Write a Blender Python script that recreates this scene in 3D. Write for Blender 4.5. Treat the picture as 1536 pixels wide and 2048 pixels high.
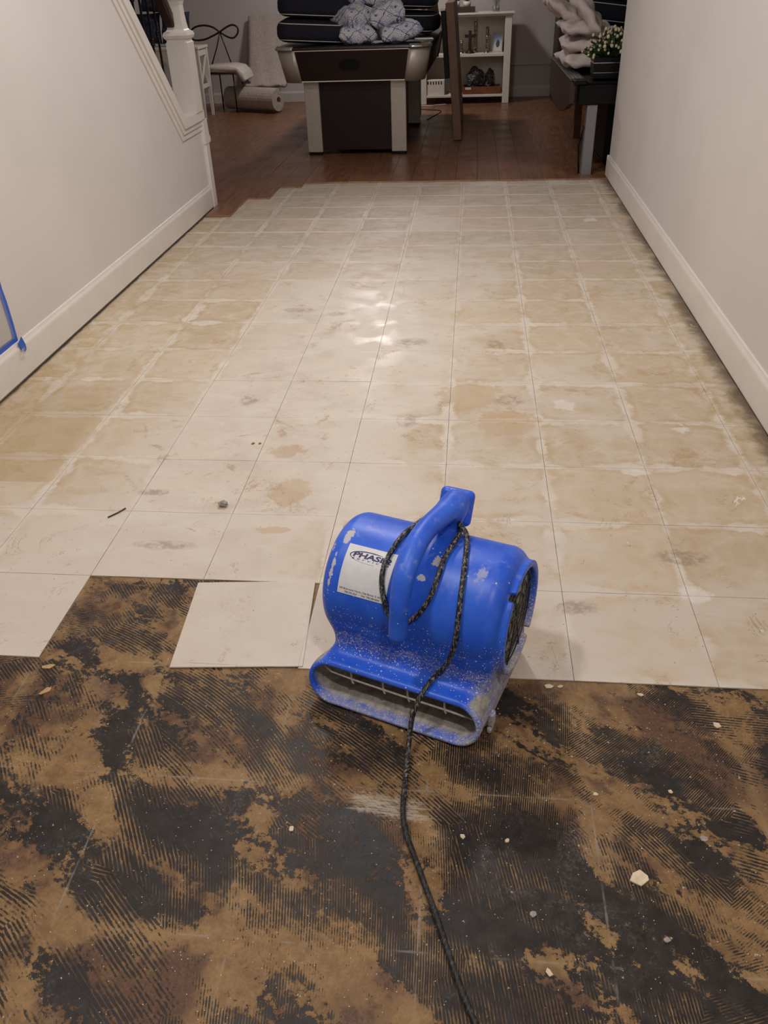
import bpy, bmesh, math, random
import numpy as np
from mathutils import Vector, Matrix, Euler

for o in list(bpy.data.objects): bpy.data.objects.remove(o)
SC = bpy.context.scene
COL = SC.collection
random.seed(7)
PI = math.pi

# ------------------------------------------------------------------ camera (26 mm phone view, tilted down)
cam_d = bpy.data.cameras.new('camera')
cam_d.sensor_fit = 'VERTICAL'; cam_d.sensor_height = 36.0; cam_d.sensor_width = 27.0
cam_d.lens = 1618.65/2048*36.0
cam_d.clip_start = 0.02; cam_d.clip_end = 60
cam = bpy.data.objects.new('camera', cam_d); COL.objects.link(cam); SC.camera = cam
_yaw, _pit, _rol = -0.114819, 0.588048, -0.0381036
_f = Vector((math.sin(_yaw)*math.cos(_pit), math.cos(_yaw)*math.cos(_pit), -math.sin(_pit)))
_r = Vector((math.cos(_yaw), -math.sin(_yaw), 0)); _u = _r.cross(_f)
_r2 = _r*math.cos(_rol)+_u*math.sin(_rol); _u2 = -_r*math.sin(_rol)+_u*math.cos(_rol)
cam.matrix_world = Matrix(((_r2.x,_u2.x,-_f.x,0.35646),(_r2.y,_u2.y,-_f.y,-1.89857),(_r2.z,_u2.z,-_f.z,1.29398),(0,0,0,1)))

# ------------------------------------------------------------------ world, lamps, exposure
wd = bpy.data.worlds.new('world'); SC.world = wd; wd.use_nodes = True
wd.node_tree.nodes['Background'].inputs[0].default_value = (1.0, 0.95, 0.9, 1)
wd.node_tree.nodes['Background'].inputs[1].default_value = 0.02
SC.view_settings.view_transform = 'Standard'; SC.view_settings.look = 'None'
SC.view_settings.gamma = 1.0; SC.view_settings.use_curve_mapping = False
SC.view_settings.exposure = 0.0
CEIL = 2.44
def downlight(x, y, watts, size=0.16, col=(1.0, 0.955, 0.945)):
    l = bpy.data.lights.new('ceiling_downlight', 'AREA'); l.shape = 'DISK'; l.size = size
    l.energy = watts; l.color = col
    o = bpy.data.objects.new('ceiling_downlight', l); o.location = (x, y, CEIL-0.02); COL.objects.link(o)
downlight(0.75, -1.95, 20)      # behind the photographer
downlight(-0.45, -1.0, 17)
downlight(-0.15, 1.35, 29)      # over the middle of the hall
downlight(0.0, 3.3, 16)
downlight(-0.70, 7.4, 34, 0.34)       # far room, mostly unlit

# ------------------------------------------------------------------ helpers: materials
class S:
    def __init__(s, m, sock): s.m, s.k = m, sock
    def __add__(a, b): return a.m.math('ADD', a, b)
    __radd__ = __add__
    def __sub__(a, b): return a.m.math('SUBTRACT', a, b)
    def __rsub__(a, b): return a.m.math('SUBTRACT', b, a)
    def __mul__(a, b): return a.m.math('MULTIPLY', a, b)
    __rmul__ = __mul__
    def __truediv__(a, b): return a.m.math('DIVIDE', a, b)
def srgb(r, g, b):
    f = lambda c: (c/255/12.92) if c <= 10 else ((c/255+0.055)/1.055)**2.4
    return (f(r), f(g), f(b), 1.0)
class M:
    def __init__(s, name):
        s.mat = bpy.data.materials.new(name); s.mat.use_nodes = True
        s.nt = s.mat.node_tree; s.n = s.nt.nodes
        s.bsdf = s.n['Principled BSDF']
    def put(s, sock, v):
        if isinstance(v, S): s.nt.links.new(v.k, sock)
        else:
            if sock.type == 'RGBA' and len(v) == 3: v = (*v, 1)
            sock.default_value = v
    def math(s, op, a, b=None, c=None, clamp=False):
        x = s.n.new('ShaderNodeMath'); x.operation = op; x.use_clamp = clamp
        for i, v in enumerate((a, b, c)):
            if v is not None: s.put(x.inputs[i], v)
        return S(s, x.outputs[0])
    def pos(s):  return S(s, s.n.new('ShaderNodeNewGeometry').outputs['Position'])
    def obj(s):  return S(s, s.n.new('ShaderNodeTexCoord').outputs['Object'])
    def rand(s): return S(s, s.n.new('ShaderNodeObjectInfo').outputs['Random'])
    def normal(s): return S(s, s.n.new('ShaderNodeNewGeometry').outputs['Normal'])
    def xyz(s, v):
        x = s.n.new('ShaderNodeSeparateXYZ'); s.put(x.inputs[0], v); return [S(s, o) for o in x.outputs]
    def vec(s, x=0.0, y=0.0, z=0.0):
        c = s.n.new('ShaderNodeCombineXYZ')
        for i, v in enumerate((x, y, z)): s.put(c.inputs[i], v)
        return S(s, c.outputs[0])
    def vmul(s, v, k):
        x = s.n.new('ShaderNodeVectorMath'); x.operation = 'MULTIPLY'; s.put(x.inputs[0], v); s.put(x.inputs[1], k); return S(s, x.outputs[0])
    def vadd(s, v, k):
        x = s.n.new('ShaderNodeVectorMath'); x.operation = 'ADD'; s.put(x.inputs[0], v); s.put(x.inputs[1], k); return S(s, x.outputs[0])
    def noise(s, v, scale=5.0, detail=3.0, rough=0.5, dist=0.0, color=False):
        x = s.n.new('ShaderNodeTexNoise'); s.put(x.inputs['Vector'], v)
        x.inputs['Scale'].default_value = scale; x.inputs['Detail'].default_value = detail
        x.inputs['Roughness'].default_value = rough; x.inputs['Distortion'].default_value = dist
        return S(s, x.outputs['Color' if color else 'Fac'])
    def vor(s, v, scale=5.0, feature='F1', rnd=1.0, out='Distance'):
        x = s.n.new('ShaderNodeTexVoronoi'); x.feature = feature; s.put(x.inputs['Vector'], v)
        x.inputs['Scale'].default_value = scale; x.inputs['Randomness'].default_value = rnd
        return S(s, x.outputs[out])
    def white(s, v, out='Value'):
        x = s.n.new('ShaderNodeTexWhiteNoise'); x.noise_dimensions = '3D'; s.put(x.inputs['Vector'], v); return S(s, x.outputs[out])
    def ramp(s, x, a, b, c=0.0, d=1.0):
        n = s.n.new('ShaderNodeMapRange'); n.interpolation_type = 'SMOOTHSTEP'; n.clamp = True
        s.put(n.inputs[0], x)
        for i, v in enumerate((a, b, c, d)): s.put(n.inputs[i+1], v)
        return S(s, n.outputs[0])
    def mix(s, f, a, b):
        n = s.n.new('ShaderNodeMix'); n.data_type = 'RGBA'
        s.put(n.inputs[0], f); s.put(n.inputs[6], a); s.put(n.inputs[7], b); return S(s, n.outputs[2])
    def mx(s, a, b): return s.math('MAXIMUM', a, b)
    def mn(s, a, b): return s.math('MINIMUM', a, b)
    def out(s, color=None, rough=None, metal=None, spec=None, bump=None, bs=0.2, bd=0.002, **kw):
        if color is not None: s.put(s.bsdf.inputs['Base Color'], color)
        if rough is not None: s.put(s.bsdf.inputs['Roughness'], rough)
        if metal is not None: s.put(s.bsdf.inputs['Metallic'], metal)
        if spec is not None: s.put(s.bsdf.inputs['Specular IOR Level'], spec)
        for k, v in kw.items(): s.put(s.bsdf.inputs[k.replace('_', ' ')], v)
        if bump is not None:
            b = s.n.new('ShaderNodeBump'); b.inputs['Strength'].default_value = bs; b.inputs['Distance'].default_value = bd
            s.put(b.inputs['Height'], bump); s.nt.links.new(b.outputs[0], s.bsdf.inputs['Normal'])
        return s.mat
MATS = {}
def simple(name, rgb, rough=0.5, metal=0.0, var=0.08, scale=30.0, spec=0.5, bump=0.0, **kw):
    """plain colour with fine mottling"""
    if name in MATS: return MATS[name]
    m = M(name); c = srgb(*rgb); p = m.obj(); n = m.noise(p, scale, 4, 0.6)
    dark = tuple(x*(1-var) for x in c[:3]); lite = tuple(min(1, x*(1+var)) for x in c[:3])
    m.out(m.mix(m.ramp(n, 0.3, 0.7), (*dark, 1), (*lite, 1)), rough, metal, spec, bump=(n if bump else None), bs=bump, bd=0.003, **kw)
    MATS[name] = m.mat
    return m.mat

# ------------------------------------------------------------------ helpers: meshes
def tag(o, label=None, cat=None, group=None, kind=None):
    if label: o['label'] = label
    if cat: o['category'] = cat
    if group: o['group'] = group
    if kind: o['kind'] = kind
    return o
def empty(name, loc=(0,0,0), rz=0.0, label=None, cat=None, group=None, kind=None):
    o = bpy.data.objects.new(name, None); COL.objects.link(o); o.location = loc; o.rotation_euler = (0,0,rz)
    o.empty_display_size = 0.05
    return tag(o, label, cat, group, kind)
def link(name, me, mat, parent=None, loc=(0,0,0), rot=(0,0,0)):
    o = bpy.data.objects.new(name, me); COL.objects.link(o); o.location = loc; o.rotation_euler = rot
    if parent is not None: o.parent = parent
    if mat is not None and len(me.materials) == 0: me.materials.append(mat)
    return o
def mesh_of(bm, name='m', smooth=False):
    bmesh.ops.recalc_face_normals(bm, faces=bm.faces)
    me = bpy.data.meshes.new(name); bm.to_mesh(me); bm.free()
    if smooth: me.shade_smooth()
    return me
def pymesh(name, V, F, smooth=False):
    me = bpy.data.meshes.new(name); me.from_pydata([tuple(map(float, v)) for v in V], [], [tuple(map(int, f)) for f in F]); me.update()
    if smooth: me.shade_smooth()
    return me
def bm_box(bm, x0, x1, y0, y1, z0, z1):
    v = [bm.verts.new((x,y,z)) for z in (z0,z1) for y in (y0,y1) for x in (x0,x1)]
    for f in ((0,2,3,1),(4,5,7,6),(0,1,5,4),(2,6,7,3),(0,4,6,2),(1,3,7,5)): bm.faces.new([v[i] for i in f])
def box(name, x0, x1, y0, y1, z0, z1, mat, parent=None, bev=0.0, seg=1, loc=(0,0,0), rot=(0,0,0)):
    bm = bmesh.new(); bm_box(bm, x0, x1, y0, y1, z0, z1)
    if bev: bmesh.ops.bevel(bm, geom=bm.edges[:], offset=bev, segments=seg, affect='EDGES', profile=0.5)
    return link(name, mesh_of(bm, name, seg > 2), mat, parent, loc, rot)
def bm_prism(bm, pts, axis, a, b):
    """polygon pts extruded along axis 0/1/2 from a to b; pts are the two other coordinates in order"""
    def P(p, t):
        c = list(p); c.insert(axis, t); return c
    A = [bm.verts.new(P(p, a)) for p in pts]; B = [bm.verts.new(P(p, b)) for p in pts]; n = len(pts)
    bm.faces.new(A); bm.faces.new(B[::-1])
    for i in range(n): bm.faces.new((A[i], A[(i+1)%n], B[(i+1)%n], B[i]))
def prism(name, pts, axis, a, b, mat, parent=None, bev=0.0, loc=(0,0,0), rot=(0,0,0), smooth=False):
    bm = bmesh.new(); bm_prism(bm, pts, axis, a, b)
    if bev: bmesh.ops.bevel(bm, geom=bm.edges[:], offset=bev, segments=2, affect='EDGES', profile=0.5)
    return link(name, mesh_of(bm, name, smooth), mat, parent, loc, rot)
def tube_data(path, r, n=10, caps=True, closed=False):
    P = [Vector(p) for p in path]; R = r if hasattr(r, '__len__') else [r]*len(P)
    V, F = [], []; up = None; N = len(P)
    for i in range(N):
        t = (P[(i+1)%N]-P[i-1]) if closed else (P[min(i+1,N-1)]-P[max(i-1,0)])
        t.normalize()
        if up is None: up = t.orthogonal().normalized()
        up = (up - t*up.dot(t)).normalized(); s = t.cross(up)
        for k in range(n):
            a = 2*PI*k/n; V.append(P[i] + (up*math.cos(a)+s*math.sin(a))*R[i])
    for i in range(N if closed else N-1):
        for k in range(n):
            a, b = i*n+k, i*n+(k+1)%n; j = ((i+1)%N)*n
            F.append((a, b, j+(k+1)%n, j+k))
    if caps and not closed:
        F.append(tuple(range(n))[::-1]); F.append(tuple((N-1)*n+k for k in range(n)))
    return V, F
def tube(name, path, r, mat, parent=None, n=10, closed=False, smooth=True, loc=(0,0,0), rot=(0,0,0)):
    V, F = tube_data(path, r, n, True, closed)
    return link(name, pymesh(name, V, F, smooth), mat, parent, loc, rot)
def lathe(name, prof, mat, parent=None, n=24, loc=(0,0,0), rot=(0,0,0), smooth=True):
    """prof: list of (radius, z)"""
    V, F = [], []
    for r, z in prof:
        for k in range(n): V.append((r*math.cos(2*PI*k/n), r*math.sin(2*PI*k/n), z))
    for i in range(len(prof)-1):
        for k in range(n): F.append((i*n+k, i*n+(k+1)%n, (i+1)*n+(k+1)%n, (i+1)*n+k))
    F.append(tuple(range(n))[::-1]); F.append(tuple((len(prof)-1)*n+k for k in range(n)))
    return link(name, pymesh(name, V, F, smooth), mat, parent, loc, rot)
def dup(o, parent=None):
    c = o.copy(); COL.objects.link(c)
    if parent is not None: c.parent = parent
    for ch in o.children: dup(ch, c)
    return c
# ------------------------------------------------------------------ materials of the setting
T = 0.3048
def mat_mastic():
    """bare floor: tan slab with black trowelled adhesive left in combed smears"""
    m = M('adhesive_smeared_floor'); p = m.pos(); x, y, _ = m.xyz(p)
    wob = m.xyz(m.noise(p, 3.0, 3, 0.55, color=True))
    # comb direction varies from stroke to stroke
    cell = m.vor(m.vadd(p, m.vec((wob[0]-0.5)*0.5, (wob[1]-0.5)*0.5, 0.0)), 2.6, out='Color')
    cr, cg, cb = m.xyz(cell)
    A = (cr-0.5)*0.9 + 1.08
    ca, sa = m.math('COSINE', A), m.math('SINE', A)
    s = x*ca + y*sa; t = y*ca - x*sa
    s = s + t*t*(cg-0.5)*1.6
    s2 = s + (m.noise(p, 60.0, 3, 0.6)-0.5)*0.003
    comb = m.math('SINE', s2*(2*PI/0.0070))
    an = m.vec(x*0.62+y*0.78, (y*0.62-x*0.78)*0.42, 0.0)
    big = m.noise(an, 5.6, 6, 0.62, 0.8)
    med = m.noise(an, 21.0, 6, 0.66, 0.5)
    fine = m.noise(p, 90.0, 5, 0.75)
    brk = m.noise(m.vec(s*150.0, t*22.0, cb*20.0), 1.0, 3, 0.6)
    gx = m.math('ABSOLUTE', m.math('FRACT', x/T + 0.5)-0.5)*T
    gy = m.math('ABSOLUTE', m.math('FRACT', y/T + 0.5)-0.5)*T
    g = m.mn(gx, gy)
    gn = m.noise(p, 7.0, 4, 0.6)
    band = m.ramp(g + (gn-0.5)*0.09, 0.0, 0.05, 1.0, 0.0)
    amt = big*0.98 + med*0.50 + (fine-0.5)*0.46 - 0.222 - band*0.075
    cmask = m.ramp(m.noise(an, 7.0, 4, 0.6), 0.44, 0.54)
    region = m.ramp(amt, 0.488, 0.52)
    carve = m.ramp(comb + (brk-0.5)*2.2 - (amt-0.5)*5.0, -0.1, 0.45)*cmask
    fringe = m.ramp(amt, 0.425, 0.475)*m.ramp(-1.0*comb + (brk-0.5)*2.4, 0.15, 0.6)*cmask
    black = m.mx(region*(1.0-carve), fringe)
    black = black*m.ramp(m.noise(p, 240.0, 4, 0.75)+region*0.10, 0.33, 0.45)
    # brown stains and tan
    n1 = m.noise(p, 4.2, 6, 0.62); n2 = m.noise(p, 34.0, 5, 0.7); n3 = m.noise(p, 210.0, 3, 0.7)
    tan = m.mix(m.ramp(n2, 0.3, 0.7), srgb(118, 90, 57), srgb(150, 118, 78))
    tan = m.mix(m.ramp(n3, 0.3, 0.75)*0.45, tan, srgb(92, 68, 44))
    stain = m.ramp(n1 + (n2-0.5)*0.4 - band*0.12, 0.44, 0.56)
    tan = m.mix(stain*0.88, tan, m.mix(m.ramp(n3, 0.35, 0.7), srgb(66, 45, 33), srgb(98, 68, 50)))
    tan = m.mix(band*m.ramp(gn, 0.42, 0.6)*0.55, tan, srgb(150, 122, 82))
    blk = m.mix(m.ramp(n2, 0.35, 0.75), srgb(19, 18, 19), srgb(42, 40, 40))
    col = m.mix(black*0.96, tan, blk)
    # grey dust: joints of the lifted tiles, loose grit, a whitish scrape
    jl = m.ramp(g + (m.noise(p, 60.0, 2, 0.5)-0.5)*0.004, 0.0006, 0.0028, 1.0, 0.0)*m.ramp(m.noise(p, 9.0, 3, 0.6), 0.48, 0.62)
    col = m.mix(jl*0.45, col, srgb(146, 138, 130))
    sp = m.vor(p, 190.0); spr = m.white(m.vor(p, 190.0, out='Position'))
    grit = m.ramp(sp, 0.14, 0.2, 1.0, 0.0)*m.ramp(spr, 0.90, 0.93)
    col = m.mix(grit*0.85, col, srgb(200, 192, 176))
    haze = m.ramp(m.noise(p, 6.0, 6, 0.7, 1.0), 0.54, 0.70)*m.ramp(n3, 0.42, 0.65)
    col = m.mix(haze*0.26, col, srgb(126, 122, 122))
    ex = m.math('ABSOLUTE', x-0.235 + (m.noise(m.vec(x*3.0, y*30.0), 4.0, 3, 0.6)-0.5)*0.09); ey = m.math('ABSOLUTE', y+0.952 + (x-0.235)*0.12 + (m.noise(m.vec(x*30.0, y*10.0), 3.0, 3, 0.6)-0.5)*0.03)
    scr = m.ramp(ex, 0.055, 0.078, 1.0, 0.0)*m.ramp(ey, 0.014, 0.026, 1.0, 0.0)*m.ramp(m.noise(m.vec(x*5.0, y*45.0), 6.0, 4, 0.7), 0.36, 0.56)
    col = m.mix(scr*0.8, col, srgb(172, 160, 142))
    rough = 0.60 - black*0.16
    return m.out(col, rough, spec=0.35, bump=black*0.6+n3*0.4, bs=0.55, bd=0.0016)

RESIDUE = [(-0.22, 0.37, 0.065, 0.045), (-0.16, 0.12, 0.065, 0.09), (-0.171, -0.076, 0.05, 0.02), (0.377, 0.80, 0.12, 0.13), (0.50, 0.60, 0.12, 0.10)]
SMUDGE = [(-0.415, 1.696, 0.09, 0.035), (-0.231, 1.644, 0.05, 0.03), (0.134, 1.314, 0.075, 0.045), (0.476, 1.297, 0.04, 0.05), (-0.429, 0.746, 0.04, 0.05), (0.52, 0.773, 0.06, 0.05), (0.16, 0.60, 0.04, 0.06), (-0.573, 0.104, 0.06, 0.02), (-0.455, -0.162, 0.10, 0.022), (0.636, -0.364, 0.06, 0.03), (0.93, -0.15, 0.08, 0.04)]
SPLASH_GLINT = [(0.711, 0.738, 0.042, 0.045), (1.071, 0.563, 0.03, 0.025), (0.88, 0.281, 0.045, 0.018), (0.93, -0.30, 0.045, 0.03), (-0.087, 1.70, 0.05, 0.07), (1.089, 3.274, 0.05, 0.04)]  # plaster splashes, plus one lamp glint mid-floor painted as a pale spot
def mat_tile():
    """old vinyl tile: cream with tan adhesive staining, pale margins, scuffs"""
    m = M('worn_vinyl_tile'); p = m.pos(); x, y, _ = m.xyz(p)
    w = m.xyz(m.noise(p, 5.0, 5, 0.62, color=True)); w2 = m.xyz(m.noise(p, 26.0, 5, 0.68, color=True))
    wx = (w[0]-0.5)*0.50 + (w2[0]-0.5)*0.10; wy = (w[1]-0.5)*0.50 + (w2[1]-0.5)*0.10
    tx = m.math('ABSOLUTE', m.math('FRACT', x/T)-0.5); ty = m.math('ABSOLUTE', m.math('FRACT', y/T)-0.5)
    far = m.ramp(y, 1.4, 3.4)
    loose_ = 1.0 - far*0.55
    e = 0.5 - m.mx(tx+wx*loose_, ty+wy*loose_)
    ej = 0.5 - m.mx(tx, ty)
    cell = m.vec(m.math('FLOOR', x/T), m.math('FLOOR', y/T), 3.0)
    r1, r2, r3 = m.xyz(m.white(cell, 'Color'))
    n1 = m.noise(p, 1.7, 4, 0.55); n2 = m.noise(p, 11.0, 6, 0.68, 0.6); n3 = m.noise(p, 120.0, 4, 0.7)
    n4 = m.noise(m.vec(x*2.2, y*4.0, 5.0), 3.0, 5, 0.62, 0.4)
    # a cleaner strip down the middle, more residue toward the walls
    clean = m.ramp(m.math('ABSOLUTE', x+0.22+(y-0.9)*-0.12 + (n1-0.5)*0.8), 0.16, 0.70, 1.0, 0.0)*m.ramp(y, 1.6, 3.0, 1.0, 0.3)
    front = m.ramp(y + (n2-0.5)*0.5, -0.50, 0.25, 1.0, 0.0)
    amt = m.ramp(r1*0.22 + n1*0.75 + n4*0.85 - clean*0.36 - front*0.16, 0.56, 0.98)
    inner = m.ramp(e, -0.05, 0.22)
    ring = m.ramp(e, 0.02, 0.06)*m.ramp(e, 0.06, 0.16, 1.0, 0.0)
    stain = m.math('MULTIPLY', amt*(inner*0.60 + ring*0.46), m.ramp(n2, 0.22, 0.62, 0.45, 1.15), clamp=True)
    cream = m.mix(m.ramp(n4, 0.3, 0.7), srgb(202, 190, 175), srgb(214, 204, 190))
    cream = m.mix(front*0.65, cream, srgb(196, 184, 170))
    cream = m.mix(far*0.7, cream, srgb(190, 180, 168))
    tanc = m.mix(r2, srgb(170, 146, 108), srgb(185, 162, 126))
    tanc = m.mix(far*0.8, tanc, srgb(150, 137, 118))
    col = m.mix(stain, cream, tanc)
    # sharp edged blisters of brown residue
    pn = m.noise(p, 6.5, 6, 0.68, 0.8)
    pat = m.ramp(pn + (n3-0.5)*0.10, 0.60, 0.63)*m.ramp(y, -0.3, 0.2)*m.ramp(m.noise(p, 30.0, 3, 0.6), 0.35, 0.6)
    col = m.mix(pat*0.6, col, srgb(172, 142, 106))
    edge = m.ramp(m.math('ABSOLUTE', pn-0.585), 0.0, 0.010, 1.0, 0.0)*m.ramp(n2, 0.48, 0.60)
    col = m.mix(edge*0.6, col, srgb(140, 112, 82))
    # pinkish and olive casts, pale adhesive along joints
    col = m.mix(m.ramp(n1, 0.46, 0.60)*far*0.4, col, srgb(200, 176, 160))
    olive = m.mx(m.ramp(x, -0.95, -1.3), m.ramp(x, 1.0, 1.28)*0.7)*m.ramp(n2, 0.42, 0.62)
    col = m.mix(olive*0.42, col, srgb(174, 150, 100))
    lm_ = m.ramp(m.noise(m.vadd(p, m.vec(r3*0.35, r2*0.35, 0.0)), 3.6, 4, 0.6) + far*0.05, 0.50, 0.66)
    pale = m.ramp(ej + (n2-0.5)*0.09 + (n3-0.5)*0.03, -0.01, 0.075, 1.0, 0.0)*lm_
    col = m.mix(pale*0.5, col, srgb(218, 209, 198))
    # grime: fine dark scuffs and dots, dirt against the right wall
    sc = m.ramp(m.noise(m.vec(x*14.0, y*42.0, 0.0), 2.0, 5, 0.75, 1.2), 0.60, 0.70)*m.ramp(m.noise(p, 4.6, 2, 0.5), 0.45, 0.58)
    col = m.mix(sc*0.55, col, srgb(112, 92, 74))
    sc2 = m.ramp(m.noise(m.vec(x*4.0, y*9.0, 9.0), 1.6, 6, 0.72, 1.5), 0.66, 0.70)
    col = m.mix(sc2*0.45, col, srgb(136, 116, 96))
    dv = m.vor(p, 60.0); dr = m.white(m.vor(p, 60.0, out='Position'))
    dots = m.ramp(dv, 0.08, 0.15, 1.0, 0.0)*m.ramp(dr, 0.92, 0.94)
    col = m.mix(dots*0.6, col, srgb(96, 76, 56))
    jd = m.ramp(ej, 0.0, 0.004, 1.0, 0.0)*m.ramp(m.noise(p, 5.2, 3, 0.6), 0.42, 0.54)
    col = m.mix(jd*0.6, col, srgb(104, 86, 68))
    dirt = m.ramp(x + (n2-0.5)*0.12, 1.262, 1.335)*m.ramp(m.noise(p, 2.6, 3, 0.6), 0.34, 0.54)
    col = m.mix(dirt*0.8, col, srgb(100, 84, 68))
    gap_shade_l = m.ramp(x + (n2-0.5)*0.03, -1.352, -1.366)  # gap shade below the left baseboard, painted dark into the tile
    col = m.mix(gap_shade_l*0.9, col, srgb(60, 48, 38))
    # plaster splashes
    ps = m.ramp(m.noise(p, 11.0, 5, 0.7, 0.6), 0.68, 0.72)*m.ramp(x, 0.1, 0.9)
    col = m.mix(ps*0.75, col, srgb(230, 227, 224))
    # individual marks: residue, smudges, plaster, one painted lamp glint
    nz = m.noise(p, 24.0, 6, 0.72)
    def spot(cx, cy, rx, ry, k=1.6):
        dx, dy = (x-cx)/rx, (y-cy)/ry
        return m.ramp(m.math('SQRT', dx*dx+dy*dy) + (nz-0.5)*2.6, 0.75, 1.05, 1.0, 0.0)
    def many(l):
        r_ = None
        for q in l:
            f_ = spot(*q); r_ = f_ if r_ is None else m.mx(r_, f_)
        return r_
    col = m.mix(many(RESIDUE)*0.5, col, srgb(182, 154, 116))
    col = m.mix(many(SMUDGE)*m.ramp(nz, 0.36, 0.6)*0.55, col, srgb(128, 106, 86))
    col = m.mix(many(SPLASH_GLINT)*0.5, col, srgb(226, 221, 216))
    ob = m.ramp(x + (n2-0.5)*0.06, -0.90, -0.97)*m.math('GREATER_THAN', y, 0.147)*m.ramp(y, 0.95, 0.55)
    col = m.mix(ob*0.45, col, srgb(166, 140, 98))
    gl = m.ramp(m.noise(p, 7.0, 4, 0.6), 0.44, 0.60)
    rough = 0.52 - clean*(0.10+gl*0.20) + stain*0.16 + n3*0.08
    return m.out(col, rough, spec=0.42, bump=n3*0.4+n2*0.6, bs=0.22, bd=0.0012)

def mat_wood():
    m = M('brown_hardwood_plank'); p = m.obj(); x, y, z = m.xyz(p); r = m.rand()
    v = m.vec(x*9.0, y*0.8, r*37.0)
    g = m.noise(v, 5.0, 6, 0.65, 0.6); g2 = m.noise(m.vec(x*60.0, y*2.0, r*9.0), 3.0, 4, 0.7)
    col = m.mix(m.ramp(g, 0.3, 0.72), srgb(98, 63, 43), srgb(142, 96, 66))
    col = m.mix(r*0.55, col, srgb(108, 72, 52))
    col = m.mix(m.ramp(g2, 0.45, 0.7)*0.3, col, srgb(60, 36, 24))
    pw = m.pos(); dust = m.ramp(m.noise(pw, 3.0, 5, 0.6), 0.4, 0.7)
    _, yy, zz = m.xyz(pw)
    col = m.mix(dust*m.ramp(yy, 5.4, 4.4)*0.25, col, srgb(150, 118, 92))
    return m.out(col, 0.30 + dust*0.14, spec=0.5, bump=g2, bs=0.12, bd=0.0008)
def mat_wall(name='off_white_wall_paint', rgb=(212, 206, 200)):
    m = M(name); p = m.pos()
    n = m.noise(p, 160.0, 3, 0.6); b = m.noise(p, 1.4, 3, 0.5)
    c = srgb(*rgb); d = tuple(q*0.95 for q in c[:3])
    return m.out(m.mix(m.ramp(b, 0.35, 0.65), c, (*d, 1)), 0.62, spec=0.3, bump=n, bs=0.08, bd=0.0006)
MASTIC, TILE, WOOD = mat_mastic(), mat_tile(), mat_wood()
WALL = mat_wall(); GREYWALL = mat_wall('greige_far_wall_paint', (194, 185, 181))
TRIM = simple('white_trim_paint', (220, 214, 206), 0.38, var=0.03, scale=8)
CUTWOOD = simple('raw_plank_edge', (150, 118, 88), 0.7, var=0.2, scale=40)

# ------------------------------------------------------------------ floor: slab, tiles, planks
XL, XR = -1.375, 1.345
fl = box('floor', -3.4, 2.9, -4.2, 9.05, -0.12, -0.003, MASTIC); tag(fl, 'bare floor smeared with black and tan adhesive', kind='structure')
def slab_mesh(x0, x1, y0, y1, z0, z1, b, name):
    bm = bmesh.new(); bm_box(bm, x0, x1, y0, y1, z0, z1)
    top = [e for e in bm.edges if all(v.co.z > z1-1e-6 for v in e.verts)]
    bmesh.ops.bevel(bm, geom=top, offset=b, segments=1, affect='EDGES')
    return mesh_of(bm, name)
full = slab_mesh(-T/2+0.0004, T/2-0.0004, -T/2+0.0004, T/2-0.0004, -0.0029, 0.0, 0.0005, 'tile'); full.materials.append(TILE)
rt = random.Random(3)
for j in range(-2, 15):
    for i in range(-5, 5):
        if j == -2 and i in (-2, -1): continue
        x0, x1 = max(i*T, XL+0.004), min((i+1)*T, XR-0.004); y0, y1 = j*T, (j+1)*T
        if j == 14: y1 = min(y1, 4.46)
        if x1-x0 < 0.02: continue
        if x1-x0 > T-0.001 and y1-y0 > T-0.001: me = full
        else:
            hx, hy = (x1-x0)/2-0.0005, (y1-y0)/2-0.0005
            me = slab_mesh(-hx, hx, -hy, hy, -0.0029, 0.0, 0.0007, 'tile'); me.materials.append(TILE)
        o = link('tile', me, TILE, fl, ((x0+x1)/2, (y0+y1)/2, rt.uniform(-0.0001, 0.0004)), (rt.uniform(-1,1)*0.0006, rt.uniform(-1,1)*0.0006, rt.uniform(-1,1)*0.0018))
loose = slab_mesh(-T/2+0.001, T/2-0.001, -T/2+0.001, T/2-0.001, -0.003, 0.0, 0.0006, 'loose_tile')
lt = link('floor_tile', loose, TILE, None, (-0.1515, -0.4640, 0.0035), (0.006, -0.003, 0.068))
tag(lt, 'loose cream floor tile lying askew on the black adhesive left of the blower', 'tile')
wf = box('floor', -3.4, 2.9, 4.46, 9.05, -0.0028, 0.0004, simple('dark_underlay', (52, 40, 32), 0.8)); tag(wf, 'brown hardwood floor of the far room', kind='structure')
PW = 0.16; rw = random.Random(11); cache = {}
k0 = int(math.floor((-3.36+1.19)/PW)); k1 = int(math.ceil((2.85+1.19)/PW))
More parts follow.
